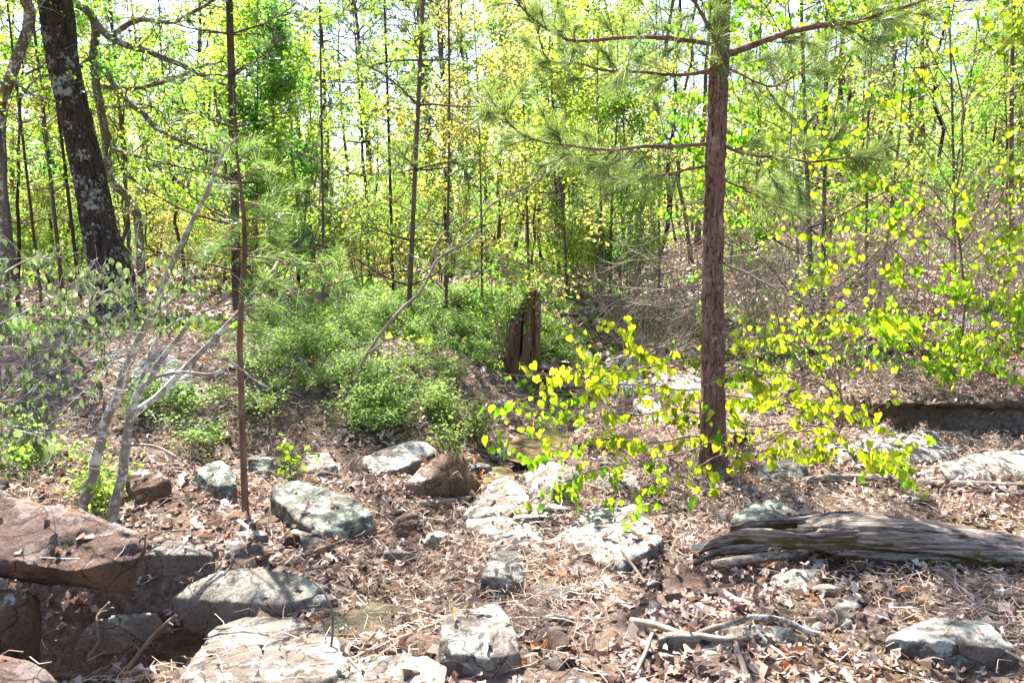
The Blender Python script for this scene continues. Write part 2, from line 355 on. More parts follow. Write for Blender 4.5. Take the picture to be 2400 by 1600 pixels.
def add_moss(m, amt=.5):
    nt = m.node_tree; p = [n for n in nt.nodes if n.type == 'BSDF_PRINCIPLED'][0]
    src = p.inputs['Base Color'].links[0].from_socket
    tc = nd(nt, 'ShaderNodeTexCoord')
    n = nd(nt, 'ShaderNodeTexNoise', {'Vector': tc.outputs['Object'], 'Scale': 4.0, 'Detail': 7, 'Roughness': .7})
    geo = nd(nt, 'ShaderNodeNewGeometry'); sp = nd(nt, 'ShaderNodeSeparateXYZ', {0: geo.outputs['Normal']})
    up = nd(nt, 'ShaderNodeMapRange', {0: sp.outputs['Z'], 1: .45, 2: -.3, 3: -.12, 4: .10})
    ad = nd(nt, 'ShaderNodeMath', {0: n.outputs[0], 1: up.outputs[0]}, operation='ADD')
    msk = ramp(nt, ad.outputs[0], [(.72 - .3 * amt, (0, 0, 0)), (.78 - .3 * amt, (.9, .9, .9))])
    c = mixc(nt, msk, src, (.10, .085, .018)); nt.links.new(c, p.inputs['Base Color'])
add_moss(M['log'], .55)
# weathered grain along the log (object x)
for n in M['log'].node_tree.nodes:
    if n.type == 'MAPPING': n.inputs[3].default_value = (.22, 5.5, 5.5)

# ------------------------------------------------------------------ ground
def build_ground():
    ys = np.concatenate([np.arange(-8, 2, .5), np.arange(2, 9, .035), np.arange(9, 14, .09), 14 * (1.035 ** np.arange(0, 76))])
    us = np.linspace(-1, 1, 401)
    hw = 1.15 * np.maximum(ys, 2) + 5
    X = us[None] * hw[:, None]; Y = np.repeat(ys[:, None], len(us), 1)
    Z = H(X, Y)
    q = np.stack([X, Y, 0 * X], -1); Z = Z + (.014 * fbm(q * 9, 3)) * (Y < 14)
    mb = MB(); V = np.stack([X, Y, Z], -1).reshape(-1, 3); n, k = X.shape
    i = np.arange(n - 1)[:, None] * k + np.arange(k - 1)[None]
    mb.add(V, np.stack([i, i + 1, i + k + 1, i + k], -1).reshape(-1, 4))
    o = link('forest_floor', mb.mesh('forest_floor', M['ground'], True)); tag(o, kind='structure')
    o['label'] = 'sloping woodland floor of soil and leaf mould cut by a shallow creek bed'
    return V, np.concatenate(mb.f4)
GV, GF = build_ground()

for n in M['log'].node_tree.nodes:
    if n.type == 'VALTORGB' and abs(n.color_ramp.elements[-1].position - .7) < .01 and len(n.color_ramp.elements) == 2: n.color_ramp.elements[0].position = .38; n.color_ramp.elements[1].position = .6
# ------------------------------------------------------------------ rocks
ROCKV = []; ROCKF = []; _rn = 0
def rock(name, label, pts, mat, vox=None, amp=.5, sink=.08, smooth=1, group=None, cat='rock', strata=.003, seed=None, cuts=4):
    global _rn
    P = []
    for q in pts:
        q = tuple(q)
        if len(q) == 2: g = G(*q); P += [g, g - [0, 0, sink]]
        elif len(q) == 3 and q[2] > 20:
            t = T(*q); P.append(t)
            P.append(np.array([t[0], t[1], ground_z(t[0], t[1]) - sink]))
        else: P.append(D(*q))
    P = np.array(P); c = P.mean(0)
    size = P.max(0) - P.min(0); diag = float(np.linalg.norm(size))
    bm = bmesh.new()
    for p in P - c: bm.verts.new(p)
    r = bmesh.ops.convex_hull(bm, input=bm.verts)
    for v in [v for v in bm.verts if not v.link_faces]: bm.verts.remove(v)
    # broken facets: slice off corners and edges
    rc = np.random.default_rng(_rn * 13 + 5); PV = np.array([v.co[:] for v in bm.verts])
    for _ in range(cuts):
        nn = nrm(rc.normal(size=3) * [1, 1, .8]); sup = (PV @ nn).max(); lo_ = (PV @ nn).min()
        bmesh.ops.bisect_plane(bm, geom=bm.verts[:] + bm.edges[:] + bm.faces[:], plane_co=Vector(nn) * (sup - (sup - lo_) * rc.uniform(.01, .045)), plane_no=Vector(nn), clear_outer=True)
        PV = np.array([v.co[:] for v in bm.verts])
        bmesh.ops.convex_hull(bm, input=bm.verts[:])
        for v in [v for v in bm.verts if not v.link_faces]: bm.verts.remove(v)
    me = bpy.data.meshes.new('tmp'); bm.to_mesh(me); bm.free()
    o = bpy.data.objects.new('tmp', me); COL.objects.link(o)
    md = o.modifiers.new('r', 'REMESH'); md.mode = 'VOXEL'; md.voxel_size = vox or max(.0065, diag / (34 if group else 64)); md.use_smooth_shade = True
    dg = bpy.context.evaluated_depsgraph_get(); m2 = bpy.data.meshes.new_from_object(o.evaluated_get(dg))
    bpy.data.objects.remove(o); bpy.data.meshes.remove(me)
    bm = bmesh.new(); bm.from_mesh(m2)
    for _ in range(smooth): bmesh.ops.smooth_vert(bm, verts=bm.verts, factor=.5, use_axis_x=True, use_axis_y=True, use_axis_z=True)
    bm.normal_update()
    V = np.array([v.co[:] for v in bm.verts]); N = np.array([v.normal[:] for v in bm.verts])
    sd_ = (_rn * 7.31 if seed is None else seed)
    a = amp * diag
    d = .026 * a * fbm(V / diag * 3.5 + sd_, 3) + .012 * a * fbm(V / diag * 18 + sd_, 4, .6)
    # chipped facets: ridged steps
    rg = 1 - np.abs(vnoise(V / diag * 6 + sd_ + 5)); d = d - .016 * a * np.clip(rg - .85, 0, 1) * 6
    if strata:
        w = V[:, 2] + .3 * V[:, 0] * 0; d = d - strata * .5 * (np.abs(((w / .045 + fbm(V * 2 + sd_, 2) * .6) % 1) - .5) < .12)
    V2 = V + N * d[:, None]
    for v, co in zip(bm.verts, V2): v.co = co
    bm.to_mesh(m2); bm.free(); m2.name = name
    m2.polygons.foreach_set('use_smooth', np.ones(len(m2.polygons), bool))
    m2.materials.clear(); m2.materials.append(M[mat])
    o = link(name, m2); o.location = c; tag(o, label, cat, group)
    F = [list(p.vertices) for p in m2.polygons]; b = len(ROCKV)
    ROCKV.extend((V2 + c).tolist()); ROCKF.extend([[i + b for i in f] for f in F]); _rn += 1
    return o

rock('boulder', 'big overhanging red-brown boulder at the left edge above the dark hollow',
     [(-220, 1120, 3.0), (0, 1148, 2.98), (50, 1160, 2.97), (110, 1176, 2.96), (180, 1190, 2.95), (235, 1212, 2.93), (290, 1240, 2.90), (352, 1250, 2.88),
      (350, 1300, 2.82), (316, 1384, 2.80), (298, 1398, 2.82), (200, 1392, 2.75), (100, 1366, 2.72), (0, 1348, 2.70), (-220, 1330, 2.70),
      (150, 1340, 2.68), (60, 1320, 2.68), (250, 1330, 2.74), (120, 1230, 2.84), (300, 1384, 3.3), (100, 1350, 3.4), (-220, 1310, 3.5), (345, 1300, 3.3), (-220, 1118, 3.5), (180, 1192, 3.3), (300, 1245, 3.2)],
     'rock_red', vox=.0115, amp=.55, smooth=4)
rock('boulder', 'grey-brown block standing under the big overhanging boulder', [(-250, 1375, 2.75), (0, 1374, 2.72), (70, 1380, 2.7), (94, 1410, 2.72), (94, 1470, 2.7), (88, 1560, 2.72), (0, 1570, 2.6), (-250, 1570, 2.6), (90, 1400, 3.1), (88, 1600, 3.2), (-250, 1400, 3.2), (-250, 1600, 3.2)], 'rock_brown', amp=.4)
rock('boulder', 'rounded tan boulder in the bottom left corner', [(-200, 1520, 2.45), (0, 1530, 2.42), (70, 1545, 2.42), (125, 1578, 2.42), (165, 1640, 2.45), (0, 1700, 2.2), (-200, 1700, 2.2), (60, 1560, 2.75), (150, 1700, 2.7), (-100, 1550, 2.7), (-100, 1720, 2.7)], 'rock_red', amp=.4)
rock('slab', 'thin tan slab just right of the big red-brown boulder', [(345, 1288), (395, 1262, 1290), (460, 1275, 1300), (505, 1300, 1325), (500, 1330), (430, 1345), (345, 1340), (345, 1300, 1340)], 'rock_tan')
rock('slab', 'broad grey-green slab behind the front slab, crossed by stick shadows', [(392, 1418), (395, 1402, 1430), (440, 1362, 1385), (530, 1325, 1345), (610, 1328, 1348), (700, 1342, 1362), (775, 1372, 1395), (790, 1392), (700, 1408, 1440), (655, 1418, 1450), (660, 1445), (530, 1425, 1445), (530, 1448), (410, 1420)], 'rock_slab', sink=.14, amp=.35)
rock('slab', 'large flat pale slab at the bottom, left of centre', [(455, 1535, 1570), (500, 1455, 1490), (540, 1441, 1470), (620, 1438, 1465), (700, 1441, 1470), (770, 1470, 1500), (818, 1510, 1545), (822, 1560, 1600), (760, 1610, 1650), (600, 1640, 1680), (470, 1620, 1660), (430, 1580, 1620)], 'rock_tan', sink=.12, amp=.3)
rock('slab', 'dark low slab beside the black hollow', [(170, 1515), (215, 1450, 1478), (300, 1430, 1458), (380, 1436, 1466), (395, 1465), (360, 1515), (260, 1530), (180, 1500, 1530)], 'rock_slab', amp=.4)
rock('boulder', 'lichen-spotted boulder with a brown underside, left of centre', [(636, 1138, 1185), (660, 1128, 1170), (700, 1130, 1180), (760, 1142, 1195), (800, 1155, 1205), (850, 1180, 1230), (876, 1200, 1250), (875, 1235, 1262), (800, 1262), (775, 1278), (735, 1250, 1280), (700, 1215, 1262), (660, 1185, 1225), (640, 1165, 1210), (650, 1215), (860, 1262)], 'rock_grey', amp=.5)
rock('rock', 'small tan wedge below the lichen-spotted boulder', [(700, 1285), (702, 1253, 1285), (735, 1258, 1290), (790, 1270, 1300), (797, 1300), (745, 1305), (720, 1300, 1306)], 'rock_tan')
rock('rock', 'peaked lichen rock left of the thin pine sapling', [(450, 1140), (458, 1100, 1140), (500, 1080, 1125), (520, 1075, 1130), (540, 1095, 1150), (555, 1135, 1175), (545, 1180), (480, 1165), (500, 1140, 1170)], 'rock_grey', amp=.6)
rock('rock', 'dark squat rock behind the pale forked stems', [(290, 1170), (298, 1112, 1165), (330, 1098, 1150), (380, 1103, 1160), (402, 1125, 1175), (390, 1185), (320, 1195), (310, 1150, 1190)], 'rock_brown', amp=.6)
rock('rock', 'pale grey rock right behind the thin pine sapling', [(578, 1110), (580, 1070, 1105), (610, 1058, 1100), (640, 1075, 1110), (655, 1105), (620, 1120)], 'rock_pale')
rock('slab', 'wide streaked slab behind the brown peaked rock', [(838, 1095), (845, 1070, 1092), (900, 1045, 1070), (960, 1030, 1062), (1010, 1032, 1066), (1028, 1060, 1092), (1010, 1100), (940, 1112), (930, 1100, 1118), (860, 1112)], 'rock_pale', amp=.4)
rock('slab', 'sunlit sloping slab in litter, behind the lichen-spotted boulder', [(690, 1105), (720, 1060, 1080), (770, 1058, 1080), (792, 1090, 1115), (790, 1120), (740, 1115)], 'rock_slab')
rock('boulder', 'brown peaked boulder above the white block', [(950, 1130, 1160), (985, 1095, 1140), (1040, 1064, 1150), (1062, 1058, 1158), (1080, 1075, 1160), (1128, 1132, 1160), (1122, 1155), (1085, 1176), (1030, 1181), (960, 1172), (1010, 1120, 1185), (1085, 1130, 1180), (1030, 1066, 1125)], 'rock_brown', amp=.45)
rock('rock', 'white flat-topped block with a brown front edge', [(1080, 1209, 1226), (1085, 1229), (1130, 1188, 1220), (1225, 1190, 1222), (1240, 1212, 1225), (1238, 1228), (1243, 1160, 1195), (1237, 1145, 1180), (1222, 1135, 1165), (1190, 1113, 1140), (1160, 1120, 1145), (1128, 1155, 1185), (1105, 1175, 1205)], 'rock_pale', amp=.25, cuts=0)
rock('boulder', 'rounded grey boulder at the lower edge of the pool', [(1215, 1150), (1222, 1115, 1150), (1260, 1088, 1130), (1300, 1078, 1130), (1335, 1088, 1135), (1358, 1110, 1150), (1350, 1165), (1290, 1180), (1245, 1170), (1300, 1140, 1178)], 'rock_pale', amp=.6)
rock('rock', 'small tan block under the grey boulder', [(1293, 1192), (1298, 1155, 1190), (1330, 1149, 1185), (1358, 1152, 1186), (1362, 1190), (1330, 1196)], 'rock_tan')
rock('rock', 'low yellowish stone right of the white block', [(1243, 1215), (1245, 1178, 1200), (1270, 1180, 1205), (1298, 1198, 1215), (1290, 1218), (1260, 1226)], 'rock_tan')
rock('slab', 'low pale slab in front of the white block', [(1085, 1238), (1093, 1218, 1235), (1170, 1212, 1230), (1248, 1214, 1232), (1275, 1250, 1270), (1283, 1285), (1270, 1290), (1190, 1290), (1170, 1262, 1285), (1100, 1240, 1258)], 'rock_pale', amp=.4)
rock('boulder', 'long tilted pale slab under the hanging redbud leaves', [(1288, 1272), (1295, 1262, 1272), (1340, 1218, 1232), (1385, 1182, 1200), (1440, 1172, 1196), (1492, 1180, 1215), (1530, 1222, 1265), (1553, 1262, 1312), (1556, 1300), (1542, 1318), (1538, 1275, 1318), (1500, 1300, 1335), (1452, 1328, 1345), (1450, 1348), (1400, 1312, 1328), (1368, 1300, 1312), (1400, 1330)], 'rock_pale', amp=.3, strata=.004, cuts=0)
rock('boulder', 'round grey boulder half buried in litter near the centre', [(1125, 1385), (1125, 1350, 1390), (1138, 1318, 1370), (1172, 1303, 1365), (1205, 1306, 1368), (1226, 1335, 1380), (1228, 1370, 1395), (1190, 1405), (1150, 1400), (1160, 1350, 1402)], 'rock_pale', smooth=6, amp=.5)
rock('boulder', 'big white lichen-dotted boulder at the bottom centre', [(1028, 1550), (1030, 1475, 1550), (1045, 1440, 1510), (1100, 1426, 1500), (1150, 1408, 1480), (1170, 1412, 1485), (1190, 1438, 1505), (1212, 1485, 1550), (1222, 1530, 1575), (1215, 1580), (1120, 1585), (1035, 1572), (1060, 1530, 1580), (1150, 1540, 1590)], 'rock_pale', amp=.45)
rock('slab', 'flat white rock at the bottom edge, left of the big white boulder', [(775, 1590, 1625), (820, 1556, 1590), (880, 1540, 1575), (945, 1526, 1562), (1000, 1536, 1575), (1050, 1555, 1592), (1045, 1600, 1640), (1000, 1630, 1660), (880, 1640, 1680), (790, 1630, 1670)], 'rock_pale', amp=.4)
rock('rock', 'dark brown stone wedged left of the big white boulder', [(935, 1535), (948, 1500, 1530), (975, 1478, 1515), (1010, 1482, 1520), (1026, 1510, 1540), (1020, 1550), (960, 1545)], 'rock_brown')
rock('rock', 'small pinkish stone right of the big white boulder', [(1275, 1500), (1280, 1475, 1500), (1310, 1470, 1500), (1345, 1495, 1518), (1362, 1522), (1300, 1530)], 'rock_red')
rock('rock', 'smooth red-grey rock below the hollow log end', [(1548, 1380), (1552, 1358, 1385), (1590, 1342, 1378), (1635, 1335, 1375), (1665, 1355, 1395), (1688, 1388, 1412), (1675, 1410), (1600, 1408), (1560, 1392, 1408)], 'rock_red', smooth=5)
rock('boulder', 'mottled lichen boulder behind the log', [(1698, 1250), (1703, 1228, 1250), (1727, 1200, 1240), (1765, 1178, 1225), (1800, 1168, 1218), (1836, 1172, 1222), (1870, 1205, 1240), (1900, 1235), (1800, 1262), (1770, 1215, 1258)], 'rock_grey')
rock('rock', 'grey rock beside the foot of the large pine', [(1762, 1120), (1770, 1088, 1122), (1800, 1078, 1115), (1850, 1074, 1112), (1890, 1090, 1122), (1905, 1115), (1880, 1135), (1790, 1135)], 'rock_grey')
rock('slab', 'broad pale ledge at the right edge, sloping away', [(2120, 1118), (2165, 1100, 1120), (2250, 1070, 1092), (2330, 1050, 1075), (2450, 1045, 1070), (2560, 1050, 1075), (2560, 1110), (2400, 1105), (2300, 1112), (2180, 1128)], 'rock_slab', amp=.3)
rock('slab', 'long pale rock shelf below the undercut bank', [(1905, 1060), (1930, 1040, 1060), (2000, 1030, 1052), (2100, 1020, 1045), (2200, 1035, 1055), (2260, 1050, 1070), (2200, 1085), (2080, 1100), (1960, 1090), (2000, 1060, 1085)], 'rock_pale', amp=.3)
rock('rock', 'pale triangular rock on the shelf below the undercut bank', [(2010, 1035), (2013, 1022, 1034), (2040, 1003, 1028), (2072, 990, 1024), (2100, 1000, 1030), (2112, 1035), (2060, 1042)], 'rock_pale')
rock('rock', 'low pale rock right of the triangular rock', [(2105, 1042), (2130, 1018, 1038), (2165, 1002, 1028), (2200, 1012, 1035), (2205, 1042), (2150, 1052)], 'rock_pale')
rock('slab', 'flat pale rock in the litter below the log', [(1935, 1452), (1940, 1432, 1452), (1980, 1392, 1412), (2020, 1386, 1405), (2028, 1405, 1425), (2000, 1445, 1465), (1960, 1468)], 'rock_tan')
rock('rock', 'pinkish flat stone right of the pale rock below the log', [(1992, 1462), (1995, 1440, 1458), (2035, 1412, 1435), (2078, 1410, 1432), (2086, 1440, 1460), (2060, 1475), (2010, 1478)], 'rock_red')
rock('boulder', 'long white and grey rock at the bottom right', [(2065, 1535), (2072, 1492, 1535), (2125, 1465, 1505), (2185, 1446, 1492), (2250, 1445, 1492), (2310, 1450, 1498), (2352, 1482, 1528), (2388, 1520, 1560), (2380, 1560), (2345, 1525, 1565), (2340, 1570), (2200, 1570), (2200, 1500, 1565)], 'rock_pale', amp=.4)
rock('slab', 'sunlit flat white rock framed by the arched branch', [(1600, 1530), (1645, 1490, 1505), (1703, 1462, 1478), (1780, 1458, 1474), (1858, 1468, 1484), (1872, 1495), (1800, 1522), (1738, 1530), (1660, 1535)], 'rock_pale', amp=.3)
rock('boulder', 'pale boulder behind the forked stems on the left bank', [(298, 900), (303, 880, 915), (330, 832, 890), (370, 822, 885), (410, 832, 892), (450, 870, 915), (458, 920, 940), (440, 945), (380, 950), (310, 935), (420, 920, 945)], 'rock_pale')
rock('rock', 'small pale stone in the low bushes, left one', [(925, 920), (930, 905, 920), (948, 902, 918), (962, 915), (945, 925)], 'rock_grey')
rock('rock', 'small pale stone in the low bushes, second from the left', [(958, 928), (962, 912, 926), (985, 910, 924), (990, 925), (970, 932)], 'rock_grey')
rock('rock', 'pale stone at the foot of the low bushes near the pool', [(1150, 965), (1155, 940, 962), (1180, 935, 958), (1192, 955, 970), (1180, 975), (1160, 975)], 'rock_pale')
rock('rock', 'grey rock on the left rim of the pool', [(1152, 1060), (1158, 1022, 1052), (1175, 1018, 1050), (1195, 1050, 1072), (1196, 1078), (1170, 1082)], 'rock_grey')
rock('rock', 'pale creek rock seen between redbud leaves, left of the pine', [(1478, 972), (1485, 935, 965), (1520, 925, 958), (1550, 940, 970), (1552, 985), (1510, 990)], 'rock_pale')
rock('slab', 'pale slab upstream just left of the large pine', [(1500, 905), (1540, 880, 900), (1600, 872, 892), (1645, 885, 902), (1650, 930), (1560, 940)], 'rock_pale')
rock('slab', 'pale flat rock upstream among the branches', [(1405, 860), (1420, 838, 852), (1470, 830, 846), (1520, 840, 856), (1530, 870), (1450, 880)], 'rock_pale')
rock('rock', 'greyish slab upstream with a dark right side', [(1440, 920), (1450, 890, 912), (1490, 880, 905), (1530, 890, 915), (1535, 925), (1480, 930)], 'rock_slab')
rock('rock', 'blocky rock with a shaded face right of the large pine', [(1715, 965), (1725, 930, 962), (1785, 912, 945), (1828, 915, 948), (1822, 955, 972), (1820, 980), (1790, 985), (1730, 985), (1788, 925, 970)], 'rock_pale')
rock('rock', 'pale wedge of rock on the hillside behind the brush', [(2080, 800), (2085, 780, 795), (2110, 768, 788), (2130, 780, 798), (2132, 805), (2100, 808)], 'rock_pale')
rock('slab', 'low grey outcrop on the right hillside', [(2215, 775), (2225, 745, 765), (2270, 733, 755), (2305, 742, 762), (2312, 775), (2260, 785)], 'rock_slab')
rock('rock', 'small white stone in the litter left of the round boulder', [(960, 1325), (962, 1305, 1322), (978, 1296, 1314), (994, 1308, 1324), (990, 1328)], 'rock_pale')
rock('rock', 'purplish stone left of the round boulder', [(1048, 1330), (1052, 1302, 1325), (1075, 1290, 1318), (1096, 1300, 1325), (1092, 1332)], 'rock_brown')
rock('rock', 'flat purple-brown stone touching the round boulder', [(1100, 1345), (1105, 1320, 1340), (1130, 1312, 1332), (1142, 1325, 1345), (1135, 1350)], 'rock_brown')
rock('slab', 'thin grey stone beside the small water', [(852, 1500), (860, 1482, 1495), (890, 1470, 1484), (920, 1480, 1494), (905, 1500), (870, 1506)], 'rock_slab')
rock('rock', 'leaf-capped hump of rock right of the lichen boulder', [(915, 1255), (925, 1215, 1250), (960, 1190, 1235), (995, 1200, 1245), (1005, 1240, 1262), (980, 1275), (930, 1272)], 'rock_brown')
rock('rock', 'dim rock in shade under the hollow log', [(1798, 1372), (1810, 1345, 1365), (1870, 1330, 1352), (1925, 1332, 1356), (1930, 1375), (1860, 1385)], 'rock_slab')
rock('slab', 'pale buried slab between the pine foot and the tilted slab', [(1385, 1145), (1405, 1110, 1128), (1470, 1104, 1122), (1500, 1118, 1134), (1495, 1150), (1430, 1158)], 'rock_slab')
rock('slab', 'narrow slab end at the right of the broad grey-green slab', [(690, 1412, 1432), (730, 1395, 1412), (778, 1385, 1402), (795, 1400, 1418), (780, 1425), (700, 1440)], 'rock_slab', cuts=5)
rock('rock', 'flat stone lying just below the thin pine sapling', [(520, 1300), (530, 1270, 1285), (580, 1262, 1278), (610, 1278, 1295), (600, 1305), (540, 1310)], 'rock_tan', cuts=5)
rock('slab', 'flat stone under the litter right of the lichen-spotted boulder', [(880, 1320), (890, 1300, 1312), (930, 1292, 1305), (945, 1308, 1322), (920, 1330)], 'rock_slab', cuts=5)
rock('slab', 'flat pale stone right of the round half-buried boulder', [(1235, 1400), (1245, 1372, 1388), (1300, 1362, 1380), (1340, 1378, 1396), (1330, 1408), (1270, 1415)], 'rock_tan', cuts=5)
_rr = np.random.default_rng(41)
for k in range(54):
    px, py = (_rr.uniform(380, 1350), _rr.uniform(1180, 1590)) if k < 20 else (_rr.uniform(980, 1560), _rr.uniform(1060, 1340)) if k < 38 else (_rr.uniform(1500, 2400), _rr.uniform(1040, 1580))
    s = _rr.uniform(18, 44) * (py - 480) / 800; t = _rr.uniform(.35, .75) * s; a = _rr.uniform(.25, .5)
    rock('slab', 'small angular slab poking out of the leaf litter', [(px - s, py), (px - .8 * s, py - a * s * .6 - t, py - a * s * .6), (px - .1 * s, py - a * s - t, py - a * s), (px + .7 * s, py - a * s * .8 - t * .8, py - a * s * .8), (px + s, py - a * s * .2 - t, py - a * s * .2), (px + .3 * s, py - t * 1.1, py), (px - .6 * s, py - t, py), (px + s, py)], ['rock_tan', 'rock_pale', 'rock_slab', 'rock_brown', 'rock_pale'][k % 5], sink=.04, cuts=3, amp=.35, group='small angular slabs poking out of the litter')
_rr = np.random.default_rng(77)
for k in range(34):
    px, py = _rr.uniform(480, 2380), _rr.uniform(1080, 1590); s = _rr.uniform(9, 20) * (py - 560) / 700
    rock('stone', 'fist-sized stone lying loose in the leaf litter', [(px - s, py), (px - .7 * s, py - .8 * s, py), (px + .1 * s, py - 1.2 * s, py - .3 * s), (px + .8 * s, py - .7 * s, py), (px + s, py + 2), (px, py + .5 * s)], ['rock_red', 'rock_brown', 'rock_tan', 'rock_pale'][k % 4], sink=.03, group='fist-sized stones loose in the litter', cat='stone')

M['lip'] = M['ground']
for k, (a, b) in enumerate([(2040, 2170), (2150, 2290), (2270, 2420), (2400, 2560)]):
    o = rock('bank_lip', None, [(a, 945, 6.55), (a, 930, 6.9), ((a + b) / 2, 938 + 4 * k % 7, 6.42), (b, 945, 6.5), (b, 930, 6.9), (a, 952 + 5 * (k % 2), 6.6), (b, 950 + 7 * (k % 2), 6.6), ((a + b) / 2, 950, 6.42), (a, 940, 7.3), (b, 940, 7.3), (a, 965, 7.2), (b, 965, 7.2)], 'lip', cat=None, cuts=5, amp=1.2, strata=0); tag(o, kind='structure')
# pools of water
def pool(name, outline, z, label, mat='water'):
    P = np.array([flatpt(px, py, z) for px, py in outline]); c = P.mean(0)
    Q = spline(np.vstack([P, P[:1]]), 40)[:-1]
    mb = MB(); rings = [c + (Q - c) * s for s in (1, .66, .33)]; V = np.vstack(rings + [c[None]]); m = len(Q); F = []
    for a in range(2):
        for i in range(m): F.append([a * m + i, a * m + (i + 1) % m, (a + 1) * m + (i + 1) % m, (a + 1) * m + i])
    mb.add(V, F); k = len(V) - 1
    mb.f3.append(np.array([[2 * m + i, 2 * m + (i + 1) % m, k] for i in range(m)]))
    o = link(name, mb.mesh(name, M[mat], True)); tag(o, label, kind='structure')
pool('pool_water', [(1185, 1075), (1200, 1030), (1240, 1000), (1320, 985), (1400, 1000), (1400, 1050), (1330, 1080), (1250, 1090)], -.115, 'shallow tan pool of creek water')
pool('creek_water', [(1110, 1170), (1100, 1120), (1150, 1095), (1200, 1100), (1200, 1160), (1150, 1180)], -.13, 'sliver of creek water between the rocks')
pool('trickle_water', [(700, 1470), (760, 1415), (840, 1410), (930, 1420), (930, 1490), (880, 1530), (800, 1530)], -.128, 'trickle of dark water under fallen leaves', 'dark_water')

BVH = BVHTree.FromPolygons([Vector(v) for v in ROCKV] + [Vector(v) for v in GV], ROCKF + [[int(i) + len(ROCKV) for i in f] for f in GF])
NROCKF = len(ROCKF)
def drop(x, y):
    h = BVH.ray_cast(Vector((x, y, 3.0)), Vector((0, 0, -1)))
    return (h[0], h[1], h[2] < NROCKF) if h[0] is not None else None
# ------------------------------------------------------------------ plants: generators
def perp(d):
    d = nrm(d); a = np.cross(d, rdir(1)[0]); return nrm(a)
def walk(p, d, L, n=5, wig=.15, up=.0):
    P = [np.array(p, float)]; d = nrm(d)
    for k in range(n - 1):
        d = nrm(d + wig * R.normal(size=3) + [0, 0, up]); P.append(P[-1] + d * L / (n - 1))
    return np.array(P), d
def leaves_on(L, pts, per, size, shape='rhomb', spread=.07, droop=.3, rlo=0, rhi=1, clump=0):
    """per leaves round each of the given twig points"""
    pts = np.asarray(pts)
    if clump and len(pts): pts = pts[fbm(pts * clump + 3.7, 2) > .0]
    if not len(pts): return
    P = np.repeat(pts, per, 0); n = len(P); P = P + R.normal(size=(n, 3)) * spread
    A = rdir(n); A[:, 2] = A[:, 2] * .6 - droop
    N = rdir(n); N[:, 2] = np.abs(N[:, 2]) + .5
    # leaf colour varies per spray, then per leaf
    r = np.repeat(U(0, 1, len(pts)), per) * .5 + U(0, 1, n) * .5
    scatter(L, shape, P, A, N, size * U(.65, 1.25, n), rlo + (rhi - rlo) * r)
def tuft(L, P, Dr, n=36, ln=.15, w=.0011, rb=None, spread=.75):
    """pine needle tufts: thin bent blades fanning forward from points P along Dr"""
    P = np.asarray(P, float); Dr = nrm(np.asarray(Dr, float)); m = len(P)
    if not m: return
    Pn = np.repeat(P, n, 0); Dn = np.repeat(Dr, n, 0); k = len(Pn)
    A = nrm(Dn + spread * rdir(k) * U(.3, 1.25, k)[:, None]); s = nrm(np.cross(A, rdir(k)))
    Pn = Pn - Dn * U(0, .06, k)[:, None]
    l = (ln * U(.65, 1.1, k))[:, None]; b = Pn + A * l * .55; c = Pn + A * l + np.array([0, 0, -1]) * l * .13
    V = np.stack([Pn - s * w, Pn + s * w, b + s * w, b - s * w, c], 1)
    o = np.arange(k)[:, None] * 5
    r = np.repeat(U(0, 1, m), n) * .4 + U(0, 1, k) * .6
    L.add(V.reshape(-1, 3), o + np.array([[0, 1, 2, 3]]), np.repeat(r, 5))
    L.f3.append(o + np.array([[3, 2, 4]]) + L.n - k * 5)

